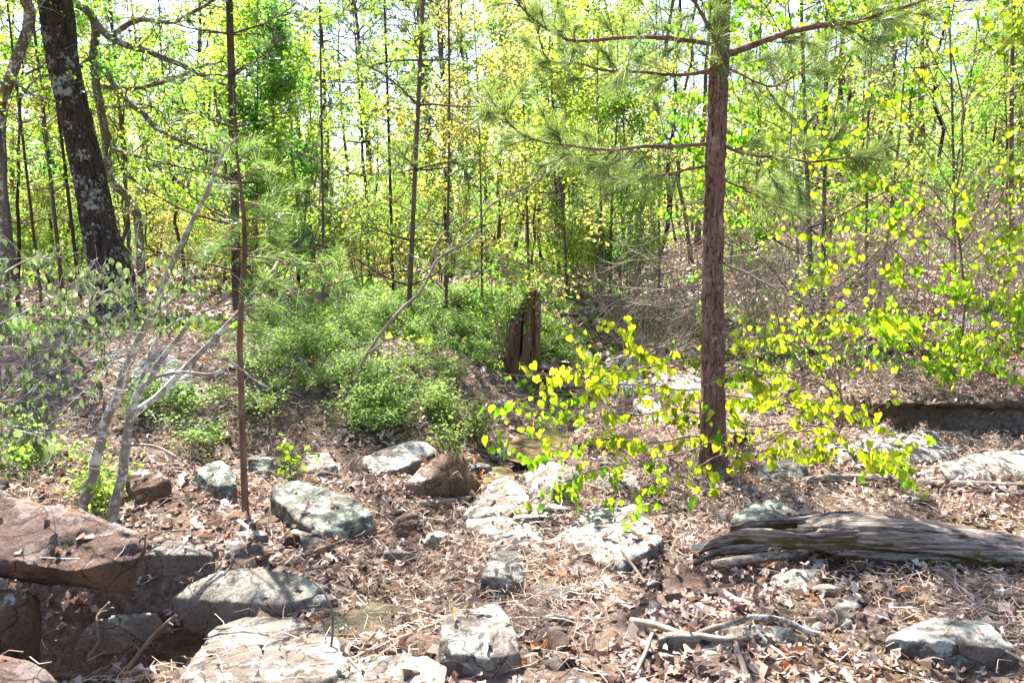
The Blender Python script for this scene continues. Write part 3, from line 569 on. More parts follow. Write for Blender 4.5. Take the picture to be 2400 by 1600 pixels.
def hardwood(H_, r0, nb, lo, spread, per, lsize, seed, lean=(0, 0), wob=.05, shape='rhomb', elev=(.15, .9), sub=5, path=None, sides=8, lspread=.08, dens=1.0, cluster=.75):
    global R; keep = R; R = np.random.default_rng(seed)
    Wd, L = MB(), MB()
    n = 14
    if path is None:
        z = np.linspace(-.15, H_, n); P = np.zeros((n, 3)); P[:, 2] = z
        P[:, 0] = lean[0] * z + wob * H_ * .1 * np.cumsum(R.normal(size=n)) * .5; P[:, 1] = lean[1] * z + wob * H_ * .1 * np.cumsum(R.normal(size=n)) * .5
        P[:, :2] -= P[0, :2]
    else: P = spline(path, n)
    s = np.linspace(0, 1, n); rad = r0 * (1 - .82 * s ** .9); rad[0] *= 1.25
    tube(Wd, P, rad, sides, R.random())
    for i in range(nb):
        t = lo + (0.99 - lo) * (i + R.random() * .8) / nb; k = min(int(t * (n - 1)), n - 2); f = t * (n - 1) - k; p = P[k] * (1 - f) + P[k + 1] * f
        az = i * 2.4 + R.normal() * .5; el = R.uniform(*elev)
        d = np.array([math.cos(az) * math.cos(el), math.sin(az) * math.cos(el), math.sin(el)])
        Lb = spread * R.uniform(.55, 1.15) * (1 - .55 * max(0, (t - lo) / (1 - lo)) ** 1.5)
        Q, dd = walk(p, d, Lb, 6, .17, .03); rb = min(.42 * r0 * (1 - .82 * t), .012 * Lb + .006)
        tube(Wd, Q, rb * np.linspace(1, .25, 6), 5, R.random(), cap=False)
        if R.random() > dens: continue
        tips = []
        for j in range(sub):
            q = R.uniform(.25, 1.0); k2 = min(int(q * 5), 4); p2 = Q[k2] + (Q[k2 + 1] - Q[k2]) * (q * 5 - k2)
            d2 = nrm(nrm(Q[k2 + 1] - Q[k2]) * .6 + perp(Q[k2 + 1] - Q[k2]) * .9 + [0, 0, .1])
            Q2, _ = walk(p2, d2, Lb * R.uniform(.22, .5), 4, .25, .02)
            tube(Wd, Q2, [rb * .4, rb * .3, rb * .2, rb * .12], 3, R.random(), cap=False)
            if R.random() < cluster: tips += [Q2[1], Q2[2], Q2[2], Q2[3], Q2[3], (Q2[2] + Q2[3]) / 2, (Q2[1] + Q2[2]) / 2]
        tips += [Q[-1], Q[-2], (Q[-1] + Q[-2]) / 2]
        leaves_on(L, tips, per, lsize, shape, lspread, clump=1.3)
    leaves_on(L, [P[-1], P[-2]], per * 2, lsize, shape, lspread * 1.5)
    R = keep; return Wd, L
def pine(H_, r0, lo, spread, seed, step=.5, tn=26, tl=.16, w=.0022, path=None, dead=6, sides=8, up=.25):
    global R; keep = R; R = np.random.default_rng(seed)
    Wd, L = MB(), MB(); n = 14
    if path is None:
        z = np.linspace(-.15, H_, n); P = np.zeros((n, 3)); P[:, 2] = z; P[:, :2] = .012 * H_ * np.cumsum(R.normal(size=(n, 2)), 0) * .3; P[:, :2] -= P[0, :2]
    else: P = spline(path, n)
    s = np.linspace(0, 1, n); rad = r0 * (1 - .88 * s); rad[0] *= 1.2
    tube(Wd, P, rad, sides, R.random())
    at = lambda t: P[min(int(t * (n - 1)), n - 2)] + (P[min(int(t * (n - 1)), n - 2) + 1] - P[min(int(t * (n - 1)), n - 2)]) * (t * (n - 1) - min(int(t * (n - 1)), n - 2))
    z = lo * H_; az0 = R.random() * 6
    while z < H_ * .97:
        t = z / H_; nbr = R.integers(3, 6)
        for j in range(nbr):
            az = az0 + j * 2 * math.pi / nbr + R.normal() * .3; el = R.uniform(0, .35) + .5 * (t > .8)
            Lb = spread * R.uniform(.6, 1.1) * (1.05 - .85 * max(0., (t - lo) / (1 - lo)) ** 1.3)
            d = np.array([math.cos(az) * math.cos(el), math.sin(az) * math.cos(el), math.sin(el)])
            Q, dd = walk(at(t), d, Lb, 6, .1, .06 * up * 2); rb = .007 + .009 * Lb
            tube(Wd, Q, rb * np.linspace(1, .3, 6), 5, R.random(), cap=False)
            pts, drs = [Q[-1]], [dd]
            for m in range(int(3 + Lb * 5)):
                q = R.uniform(.35, 1); k2 = min(int(q * 5), 4); p2 = Q[k2] + (Q[k2 + 1] - Q[k2]) * (q * 5 - k2); d0 = nrm(Q[k2 + 1] - Q[k2])
                d2 = nrm(d0 * .8 + perp(d0) * .8 + [0, 0, .25]); l2 = R.uniform(.08, .35)
                tube(Wd, [p2, p2 + d2 * l2], [rb * .4, rb * .25], 3, R.random(), cap=False); pts.append(p2 + d2 * l2); drs.append(nrm(d2 + [0, 0, .3]))
            tuft(L, pts, drs, tn, tl, w)
        z += step * R.uniform(.75, 1.25); az0 += .8
    tuft(L, [P[-1]] * 2, [[0, 0, 1]] * 2, tn * 2, tl, w)
    for k in range(dead):
        t = R.uniform(.12, lo) if lo > .14 else .1; az = R.uniform(0, 6.28); Q, _ = walk(at(t), [math.cos(az), math.sin(az), .1], R.uniform(.3, 1.1), 5, .15)
        tube(Wd, Q, .006 * np.linspace(1, .3, 5), 4, R.random(), cap=False)
        for m in range(3): Q2, _ = walk(Q[2 + m % 3], rdir(1)[0], .3, 3, .3); tube(Wd, Q2, [.003, .002, .001], 3, R.random(), cap=False)
    R = keep; return Wd, L
def shrub(H_, ns, per, lsize, seed, shape='rhomb', r=.012, fan=.35, lsp=.06, leafy=1.0):
    global R; keep = R; R = np.random.default_rng(seed)
    Wd, L = MB(), MB()
    for k in range(ns):
        az = R.uniform(0, 6.28); d = np.array([math.cos(az) * fan, math.sin(az) * fan, 1]) ; Q, _ = walk([.1 * math.cos(az), .1 * math.sin(az), -.1], d, H_ * R.uniform(.6, 1.1), 7, .14, .05)
        tube(Wd, Q, r * np.linspace(1, .3, 7), 5, R.random(), cap=False); tips = []
        for j in range(8):
            q = R.uniform(.25, 1.); k2 = min(int(q * 6), 5); p2 = Q[k2] + (Q[k2 + 1] - Q[k2]) * (q * 6 - k2)
            Q2, _ = walk(p2, nrm(Q[k2 + 1] - Q[k2]) * .5 + perp(Q[k2 + 1] - Q[k2]), H_ * R.uniform(.12, .33), 4, .3, .02)
            tube(Wd, Q2, r * np.array([.4, .3, .2, .12]), 3, R.random(), cap=False); tips += [Q2[1], Q2[2], Q2[3], (Q2[2] + Q2[3]) / 2]
            for m in range(3):
                Q3, _ = walk(Q2[R.integers(1, 4)], rdir(1)[0] + [0, 0, .2], H_ * .1, 3, .3); tube(Wd, Q3, r * np.array([.2, .14, .07]), 3, R.random(), cap=False); tips += [Q3[1], Q3[2]]
        if per and R.random() < leafy: leaves_on(L, tips, per, lsize, shape, lsp)
    R = keep; return Wd, L

def put(name, label, cat, group, meshes, loc, rz=0, sc=1.0, parts=('trunk', 'crown')):
    root = thing(name, loc, label, cat, group); root.rotation_euler = (0, 0, rz); root.scale = (sc, sc, sc)
    for nm, me in zip(parts, meshes):
        if me is not None:
            o = link(nm, me, root)
    return root
def meshes_of(pair, mats, names=('trunk', 'crown')):
    return [pair[0].mesh(names[0], M[mats[0]], True), pair[1].mesh(names[1], M[mats[1]], False) if pair[1].n else None]

# ------------------------------------------------------------------ the large pine on the right
def bark_trunk(path, rads, k, m, cell, depth, seed):
    """trunk with real fissured plates"""
    P = spline(path, m); s = np.linspace(0, 1, m); rad = np.interp(s, np.linspace(0, 1, len(rads)), rads)
    th = np.arange(k) * 2 * math.pi / k; t = nrm(np.gradient(P, axis=0)); u = nrm(np.cross(t, [0, 1., 0])); w = np.cross(t, u)
    arc = np.concatenate([[0], np.cumsum(np.linalg.norm(np.diff(P, axis=0), axis=1))])
    TH, Z = np.meshgrid(th, arc); rr = np.repeat(rad[:, None], k, 1)
    q = np.stack([np.cos(TH) * rr, np.sin(TH) * rr, Z / 4.6], -1) / cell
    q = q + .6 * np.stack([fbm(q * .8 + 3, 2), fbm(q * .8 + 9, 2), fbm(q * .8 + 15, 2)], -1)
    gi = np.floor(q).astype(np.int64); f1 = np.full(TH.shape, 9.); f2 = np.full(TH.shape, 9.)
    for a in (-1, 0, 1):
        for b in (-1, 0, 1):
            for c in (-1, 0, 1):
                g = gi + [a, b, c]; pt = g + np.stack([_h(g[..., 0], g[..., 1], g[..., 2] + s_ * 31 + seed) for s_ in (1, 2, 3)], -1)
                d = np.linalg.norm(q - pt, axis=-1); m1 = d < f1; f2 = np.where(m1, f1, np.minimum(f2, d)); f1 = np.where(m1, d, f1)
    e = np.clip((f2 - f1) / .32, 0, 1); disp = depth * (e - .6) + depth * .5 * fbm(q * 2.5, 2) + rr * .05 * fbm(q * .3, 2)
    V = P[:, None] + (rr + disp)[..., None] * (np.cos(TH)[..., None] * u[:, None] + np.sin(TH)[..., None] * w[:, None])
    i = np.arange(m - 1)[:, None] * k; j = np.arange(k)[None]
    mb = MB(); mb.add(V.reshape(-1, 3), np.stack([i + j, i + (j + 1) % k, i + k + (j + 1) % k, i + k + j], -1).reshape(-1, 4), e.ravel()); return mb
gp = G(1671, 1118); Yp = gp[1]
pt = [D(1671, 1165, Yp), D(1671, 1060, Yp), D(1671, 800, Yp), D(1671, 609, Yp), D(1675, 440, Yp), D(1681, 250, Yp), D(1689, 80, Yp), D(1694, -40, Yp), D(1700, -420, Yp + .05), D(1706, -900, Yp + .1)]
px2m = Yp / 1867
root = thing('pine_tree', gp, 'tall red-brown pine trunk with long horizontal branches standing right of centre', 'pine tree')
part('trunk', bark_trunk(pt, [px2m * r for r in (46, 31, 26, 23, 22, 21.5, 19.5, 18, 14, 9)], 96, 560, .029, .010, 5), M['pine_bark'], root, True)
BR = [  # polyline in the photo's pixels, depth offsets, radius px, live
 ([(1703, 128), (1790, 97), (1870, 70), (1960, 55), (2010, 52), (2060, 35), (2150, 5), (2260, -45)], 0, -.5, 9.5, 1),
 ([(1672, 105), (1600, 95), (1506, 86), (1437, 91), (1351, 95), (1300, 79), (1248, 45), (1206, 0)], 0, -.7, 6.5, 1),
 ([(1668, 162), (1600, 176), (1489, 169), (1420, 165), (1351, 148), (1282, 138), (1258, 69)], 0, .5, 5.2, 1),
 ([(1690, 150), (1714, 162), (1782, 196), (1824, 200), (1875, 172), (1944, 145), (2006, 110)], 0, .6, 3.4, 1),
 ([(1657, 338), (1600, 341), (1506, 344), (1437, 352), (1351, 344), (1248, 327), (1196, 296), (1175, 255)], 0, -.6, 5.6, 1),
 ([(1500, 345), (1450, 352), (1400, 362), (1316, 361)], -.25, -.4, 2.8, 1),
 ([(1690, 340), (1755, 361), (1824, 368), (1903, 379), (1996, 368), (2065, 379)], 0, -.7, 5.2, 1),
 ([(1655, 388), (1600, 399), (1523, 417), (1454, 420), (1385, 399), (1334, 375)], 0, .4, 4.2, 1),
 ([(1690, 130), (1660, 60), (1600, -30), (1500, -120)], 0, -.6, 6, 1), ([(1690, 0), (1780, -60), (1900, -120)], 0, -.6, 6, 1),
 ([(1652, 494), (1575, 540), (1500, 575), (1437, 574)], 0, .3, 2.8, 0),
 ([(1693, 614), (1755, 643), (1807, 671), (1869, 698), (1944, 698), (2000, 690)], 0, -.3, 3.4, 0),
 ([(1693, 605), (1755, 597), (1841, 588)], 0, .3, 2.2, 0), ([(1650, 640), (1600, 678), (1454, 671), (1385, 657)], 0, .4, 2.4, 0),
 ([(1650, 700), (1560, 720), (1470, 700), (1400, 730)], 0, .3, 2., 0), ([(1644, 850), (1625, 828), (1604, 815)], 0, -.1, 5, 0),
 ([(1650, 560), (1580, 600), (1480, 610), (1400, 640)], 0, .5, 2., 0), ([(1690, 500), (1740, 470), (1800, 480)], 0, .4, 2, 0), ([(1655, 470), (1600, 480), (1520, 470)], 0, .4, 2.4, 0),
 ([(1690, 420), (1740, 440), (1780, 470), (1850, 480)], 0, .5, 3, 1)]
needles = MB()
for bi, (pl, y0, y1, r, live) in enumerate(BR):
    Q = spline(PL(pl, Yp + y0, Yp + y1), 22); Q = Q + .006 * fbm(Q * 9 + bi, 2)[:, None]
    mb = MB(); rr = .85 * r * px2m * np.linspace(1, .28, 22); tube(mb, Q, rr, 8, .5, wob=.18, seed=bi)
    Lb = np.linalg.norm(np.diff(Q, axis=0), axis=1).sum(); T_ = nrm(np.gradient(Q, axis=0)); tp, td = [], []
    nt_ = int(Lb * (19 if live else 14)) if r < 4.9 or live else 0
    for j in range(nt_):
        q = U(.12 if live else .2, 1); k = int(q * 21); d2 = nrm(T_[k] * .9 + perp(T_[k]) * .9 + ([0, 0, .25] if live else [0, 0, 0])); l2 = U(.08, .42) * (1.1 - .6 * q)
        Q2, dd = walk(Q[k], d2, l2, 4, .16, .04); tube(mb, Q2, np.array([.0034, .0028, .002, .0014]) * (1.1 if live else .8), 4, .5, cap=False)
        if live:
            tp += [Q2[-1], (Q2[-1] + Q2[-2]) / 2]; td += [dd, dd]
        elif U(0, 1) < .7:
            Q3, _ = walk(Q2[2], perp(d2) + d2, l2 * .6, 3, .2); tube(mb, Q3, [.0018, .0013, .0008], 3, .5, cap=False)
    if live: tuft(needles, tp + [Q[-1]], td + [T_[-1]], 40, .16, .0012, spread=1.0)
    part('branch', mb, M['pine_bark' if live else 'dead_twig'], root, True)
# short epicormic needle tufts against the trunk
for (x, y) in [(1675, 90), (1690, 110), (1680, 140), (1695, 165), (1665, 60), (1700, 60), (1685, 20)]:
    tuft(needles, [D(x, y, Yp - .14)] * 2, nrm(R.normal(size=(2, 3)) + [0, -1, .3]), 40, .12, .0009)
part('needles', needles, M['needle'], root, kind='stuff')
# crown above the picture
cp = MB(); cn = MB(); top = pt[-1]
for k in range(16):
    b = pt[-3] + (pt[-1] - pt[-3]) * (k / 26.); az = k * 2.4; Q, dd = walk(b, [math.cos(az), math.sin(az), .3], U(.8, 1.7) * (1.2 - k / 40), 6, .1, .04)
    tube(cp, Q, .016 * np.linspace(1, .3, 6), 5, .5, cap=False); idx = R.integers(2, 6, 12); tuft(cn, Q[idx] + R.normal(size=(12, 3)) * .13, R.normal(size=(12, 3)) + [0, 0, .5], 24, .16, .0022)
part('upper_branches', cp, M['pine_bark'], root, True); part('crown', cn, M['needle'], root, kind='stuff')

# ------------------------------------------------------------------ leaning oak, left
g = G(268, 738); Yo = g[1]; k_ = Yo / 1867
po = [D(270, 775, Yo), D(266, 690, Yo), D(262, 640, Yo), (D(232, 540, Yo)), D(216, 448, Yo), D(187, 310, Yo - .1), D(150, 155, Yo - .2), D(128, 0, Yo - .3), D(95, -250, Yo - .5), D(70, -560, Yo - .7)]
root = thing('oak_tree', g, 'thick dark oak trunk with pale lichen patches leaning left at the left side', 'oak tree')
part('trunk', bark_trunk(po, [k_ * r for r in (58, 49, 46, 38, 35, 33, 32, 34, 30, 24)], 90, 360, .045, .014, 9), M['oak_bark'], root, True)
ob, ol = MB(), MB()
for k in range(14):
    b = po[-3] + (po[-1] - po[-3]) * R.random(); az = k * 2.4; Q, dd = walk(b, [math.cos(az), math.sin(az), .5], U(1.2, 3.0), 7, .2, .0)
    tube(ob, Q, .035 * np.linspace(1, .2, 7), 6, .5, cap=False)
    tips = Q[R.integers(2, 7, 14)] + R.normal(size=(14, 3)) * .25; leaves_on(ol, tips, 9, .07, 'rhomb', .12)
part('limbs', ob, M['oak_bark'], root, True); part('crown', ol, M['yellow_green'], root, kind='stuff')

# ------------------------------------------------------------------ crooked limbs of two small trees, upper left
def limb_tree(name, label, cat, paths, Y, mat, lm, per=5, lsize=.06, twigs=1.0, dy=0.):
    base = paths[0][0][0]; gb = G(*base); root = thing(name, gb, label, cat)
    lv = MB()
    for bi, (pl, r0, r1, dy0, dy1) in enumerate(paths):
        Yb = gb[1] if Y is None else Y; kk = Yb / 1867
        Q = PL(pl, Yb + dy0, Yb + dy1)
        if bi == 0: Q = np.vstack([Q[:1] - [0, 0, .12], Q])
        m = max(14, len(pl) * 5); Q = spline(Q, m); Q = Q + (.010 * np.stack([fbm(Q * 5 + bi, 2), fbm(Q * 5 + bi + 9, 2), fbm(Q * 5 + bi + 19, 2)], -1))
        mb = MB(); tube(mb, Q, 1.25 * kk * np.linspace(r0, r1, m), 9 if r0 > 5 else 6, .5, wob=.12, seed=bi)
        Tn = nrm(np.gradient(Q, axis=0)); Lb = np.linalg.norm(np.diff(Q, axis=0), axis=1).sum(); tips = []
        for j in range(int(Lb * 5 * twigs)):
            q = U(.2, 1); k = int(q * (m - 1)); l2 = U(.12, .5); Q2, _ = walk(Q[k], Tn[k] * .5 + perp(Tn[k]) + [0, 0, .15], l2, 5, .3); rt = min(kk * 1.5, kk * r0 * .4)
            tube(mb, Q2, rt * np.linspace(1, .3, 5), 4, .5, cap=False); tips += [Q2[-1], Q2[-2]]
            Q3, _ = walk(Q2[2], rdir(1)[0], l2 * .6, 3, .3); tube(mb, Q3, rt * np.array([.5, .35, .2]), 3, .5, cap=False); tips.append(Q3[-1])
        tips = [t for t in tips if U(0, 1) < .55]
        if per: leaves_on(lv, tips, per, lsize, 'rhomb', .045, .5)
        part('trunk' if bi == 0 else 'branch', mb, M[mat], root, True)
    if lv.n: part('foliage', lv, M[lm], root, kind='stuff')
    return root
limb_tree('small_tree', 'crooked grey-brown small tree with winding lichened limbs just right of the leaning oak', 'tree', [
 ([(332, 705), (330, 609), (325, 540), (320, 500), (293, 458), (255, 413), (251, 344), (241, 269), (227, 207), (220, 138), (224, 69), (207, 28), (165, 0), (130, -60), (100, -200)], 8, 6.5, 0, -.9),
 ([(224, 58), (275, 96), (362, 127), (448, 162), (499, 189), (550, 203)], 7.5, 2, -.7, -1.1), ([(500, 190), (506, 240), (517, 275), (551, 303), (600, 330)], 2.5, 1, -1.1, -1.1),
 ([(262, 83), (310, 52), (344, 45), (403, 53), (455, 28), (499, 0), (560, -30)], 5, 2, -.8, -1.5),
 ([(224, 130), (179, 162), (138, 165), (103, 155), (60, 175)], 4.5, 2, -.8, -1.3),
 ([(216, 155), (241, 165), (275, 207), (303, 241), (337, 269), (362, 300), (413, 324), (458, 344), (510, 362)], 7, 2.5, -.8, -1.5),
 ([(234, 203), (310, 207), (372, 196), (430, 176), (475, 155), (523, 145)], 4.2, 2, -.6, -1), ([(255, 348), (310, 362), (351, 375), (396, 406), (448, 448)], 4.2, 1.5, -.4, -.9),
 ([(300, 240), (340, 245), (375, 260), (400, 300), (440, 310)], 2.6, 1.2, -1, -1.3), ([(245, 250), (280, 250), (310, 240)], 3, 1.5, -.7, -1)], None, 'limb_bark', 'yellow_green', 5, .05, 2.4)
limb_tree('small_tree', 'dark crooked tree limb entering at the far top left corner', 'tree', [
 ([(8, 740), (8, 600), (4, 430), (2, 258), (17, 207), (34, 155), (59, 86), (72, 34), (59, 0), (30, -80)], 9, 9, 0, -1),
 ([(20, 165), (34, 186), (62, 213), (96, 227), (134, 238)], 3, 1.5, -.7, -1.2), ([(55, 215), (70, 195), (100, 180), (120, 172)], 2.4, 1.2, -.9, -1.2), ([(17, 207), (-20, 180), (-60, 170)], 4, 3, -.7, -.7)], None, 'limb_bark', 'yellow_green', 4, .05)

# ------------------------------------------------------------------ pale forked stems, left foreground
def stems(name, label, cat, base, paths, mat, parts0='stem'):
    gb = G(*base); root = thing(name, gb, label, cat)
    for bi, (pl, r0, r1, dy0, dy1) in enumerate(paths):
        kk = gb[1] / 1867; m = len(pl) * 5; Q = spline(PL(pl, gb[1] + dy0, gb[1] + dy1), m); Q = Q + .006 * fbm(Q * 6 + bi, 2)[:, None]
        mb = MB(); tube(mb, Q, kk * np.linspace(r0, r1, m), 12 if r0 > 7 else 7, .5, wob=.10, seed=bi)
        Tn = nrm(np.gradient(Q, axis=0))
        for j in range(int(np.linalg.norm(np.diff(Q, axis=0), axis=1).sum() * 2.5)):
            k = int(U(.3, 1) * (m - 1)); Q2, _ = walk(Q[k], Tn[k] * .5 + perp(Tn[k]), U(.08, .3), 4, .3); tube(mb, Q2, kk * np.array([1.3, 1, .7, .4]), 4, .5, cap=False)
        part(parts0 if bi < 1 else 'branch', mb, M[mat], root, True)
    return root
stems('leaning_sapling', 'pale grey-barked stem leaning right, left one of the forked pair behind the big boulder', 'sapling', (195, 1195),
 [([(185, 1240), (193, 1187), (220, 1112), (226, 1078), (248, 988), (275, 929), (289, 877), (310, 833), (327, 795), (358, 726), (382, 660), (406, 616), (441, 540), (479, 465), (496, 424), (513, 389), (530, 350), (560, 320)], 14, 2, 0, -.2)], 'pale_bark')
stems('forked_sapling', 'pale grey-brown sapling with four spreading branches, right one of the pair', 'sapling', (268, 1222),
 [([(262, 1260), (265, 1218), (286, 1112), (293, 1056), (303, 988), (320, 929), (351, 891), (372, 850), (413, 798), (448, 753), (470, 735)], 13.5, 3.5, 0, -.1),
  ([(310, 950), (313, 936), (337, 871), (365, 798), (413, 753), (465, 733), (541, 709)], 6, 2, 0, .35),
  ([(300, 985), (320, 963), (365, 932), (420, 877), (482, 815), (534, 760), (578, 709), (613, 664), (640, 633), (650, 615)], 10, 3.5, 0, .6),
  ([(345, 895), (372, 881), (430, 874), (499, 874), (534, 860)], 5.5, 3, 0, .1), ([(516, 843), (530, 842), (551, 857), (585, 884), (612, 900), (637, 912)], 3.4, 1.8, .1, .2),
  ([(295, 1040), (340, 1045), (385, 1055), (430, 1085)], 4, 2, 0, -.2), ([(640, 640), (655, 600), (700, 560)], 2.5, 1, .6, .7), ([(625, 655), (680, 680), (720, 690)], 2.4, 1, .6, .7)], 'pale_bark')

# thin pine sapling
g = G(575, 1205); Ys = g[1]; k_ = Ys / 1867
root = thing('pine_sapling', g, 'slender red-brown pine sapling with needle tufts, left of centre', 'pine sapling')
ps = [D(577, 1240, Ys), D(575, 1200, Ys), D(570, 1060, Ys), D(565, 900, Ys), D(562, 780, Ys), D(572, 620, Ys), D(573, 540, Ys), D(565, 450, Ys), D(556, 370, Ys), D(550, 300, Ys), D(546, 200, Ys)]
mb = MB(); Q = spline(ps, 60); tube(mb, Q, k_ * np.interp(np.linspace(0, 1, 60), [0, .15, .5, .75, 1], [10, 8, 6.2, 3.8, 1.5]), 10, .5, wob=.08); part('trunk', mb, M['pine_bark'], root, True)
sn = MB(); mb = MB()
for (x, y, ex, ey, dy) in [(562, 420, 640, 395, -.1), (560, 430, 500, 440, .3), (565, 470, 680, 520, -.2), (568, 500, 690, 430, .3), (570, 520, 520, 560, -.1), (571, 560, 660, 570, .1), (572, 600, 760, 640, -.3), (572, 600, 640, 590, .3), (570, 640, 690, 690, .1),
                           (566, 700, 620, 660, -.2), (564, 730, 640, 720, .2), (558, 380, 600, 350, .1), (556, 370, 520, 330, -.2), (573, 585, 470, 600, .4), (740, 640, 810, 610, -.3), (740, 650, 830, 690, -.3), (565, 745, 610, 790, -.1), (572, 560, 640, 500, -.3)]:
    a, b = D(x, y, Ys), D(ex, ey, Ys + dy); Q = spline([a, (a + b) / 2 + [0, 0, .02], b], 8); tube(mb, Q, k_ * np.linspace(2.4, 1., 8), 5, .5); d = nrm(b - a)
    n = 5; P_ = [Q[-1]] + [Q[j] for j in R.integers(3, 8, n)]; P_ = np.array(P_) + R.normal(size=(n + 1, 3)) * .025; tuft(sn, P_, [d] * (n + 1) + .5 * R.normal(size=(n + 1, 3)) + [0, 0, .25], 34, .13, .0011, spread=.9)
part('branches', mb, M['pine_bark'], root, True); part('needles', sn, M['needle'], root, kind='stuff')

# ------------------------------------------------------------------ drooping grey-green leaves, left
dr = thing('drooping_sapling', D(-350, 1100, 3.6) * [1, 1, 0] + [0, 0, float(H(np.array(D(-350, 1100, 3.6)[0]), np.array(3.6)))], 'sapling reaching in from the left edge with limp hanging grey-green leaves', 'sapling')
LM = {}
for nm in ('droop', 'redbud'):
    LM[nm] = []
    for k in range(6):
        mb = MB(); V, F = LEAF['droop' if nm == 'droop' else 'heart']; V = V * [1, U(.85, 1.15), U(.3, 2.2)]; V[:, 2] += -.25 * U(0, 1) * V[:, 0] ** 2
        mb.add(V, F, .08 + k * .16); LM[nm].append(mb.mesh('leaf', M[nm], False))
def leaf_objs(kind, root, P, A, N, size):
    off = np.array(root.location)
    for p, a, n_, s_ in zip(P, nrm(A), N, size):
        sd_ = nrm(np.cross(n_, a)); up = np.cross(a, sd_)
        o = bpy.data.objects.new('leaf', LM[kind][R.integers(0, 6)]); COL.objects.link(o); o.parent = root
        Mx = Matrix(((a[0], sd_[0], up[0], 0), (a[1], sd_[1], up[1], 0), (a[2], sd_[2], up[2], 0), (0, 0, 0, 1)))
        o.matrix_basis = Matrix.Translation(Vector(p - off)) @ Mx @ Matrix.Scale(float(s_), 4)
dl_P, dl_A = [], []
for bi, (pl, y0, y1, r) in enumerate([([(-350, 1080), (-120, 1000), (0, 936), (103, 884), (207, 822), (310, 760), (379, 726), (430, 690)], 3.4, 4.1, 3.2), ([(-350, 1080), (-100, 1020), (0, 970), (138, 870), (241, 840), (327, 815), (390, 800)], 3.4, 3.9, 2.6),
     ([(-350, 1100), (-100, 1060), (0, 1022), (69, 984), (155, 919), (213, 884)], 3.3, 3.7, 3.6), ([(-350, 1060), (-150, 850), (0, 760), (120, 700), (230, 660)], 3.4, 4.2, 2.8), ([(-350, 1060), (-150, 760), (-20, 660), (60, 610), (110, 600)], 3.4, 4.4, 2.6),
     ([(103, 884), (150, 820), (180, 760), (220, 700)], 3.6, 3.8, 1.6), ([(-50, 1000), (50, 1010), (120, 1040), (150, 1090)], 3.3, 3.2, 1.6), ([(207, 822), (260, 760), (300, 700), (340, 650)], 3.7, 4, 1.5), ([(0, 936), (60, 860), (90, 800), (100, 740)], 3.5, 3.7, 1.6), ([(241, 840), (300, 790), (370, 690)], 3.8, 4.1, 1.5)]):
    Q = spline(PL(pl, y0, y1), 40); mb = MB(); tube(mb, Q, r * .0020 * np.linspace(1, .3, 40), 6, .5); T_ = nrm(np.gradient(Q, axis=0))
    for j in range(19 if len(pl) > 4 else 9):
        k = R.integers(8 if len(pl) > 4 else 2, 40); Q2, _ = walk(Q[k], T_[k] + perp(T_[k]) * .8 + [0, 0, .1], U(.1, .4), 5, .2); tube(mb, Q2, .0018 * np.linspace(1, .5, 5), 4, .5, cap=False)
        for _ in range(3): Q3, _x = walk(Q2[R.integers(1, 5)], rdir(1)[0], U(.06, .2), 4, .25); tube(mb, Q3, [.0012, .001, .0008, .0006], 3, .5, cap=False)
        for q in (1, 2, 3, 4, 4):
            for _ in range(2): dl_P.append(Q2[q] + R.normal(size=3) * .018); dl_A.append([U(-.35, .35), U(-.35, .35), -1])
    part('branch', mb, M['pale_bark'], dr, True)
dl_P, dl_A = np.array(dl_P), np.array(dl_A); _px, _py = proj(dl_P); _k = (R.random(len(_px)) < .72) & ~((_px > 255) & (_py > 775)) & ~((_px > 120) & (_py > 960)); dl_P, dl_A = dl_P[_k], dl_A[_k]; sz = U(.028, .055, len(dl_P)); N = rdir(len(dl_P)); N[:, 2] *= .3
sel = R.permutation(len(dl_P)); big = sel[:290]; rest = sel[290:]
leaf_objs('droop', dr, dl_P[big], dl_A[big], N[big], sz[big])
mb = MB(); scatter(mb, 'droop', dl_P[rest], dl_A[rest], N[rest], sz[rest], U(0, 1, len(rest))); part('foliage', mb, M['droop'], dr, kind='stuff')

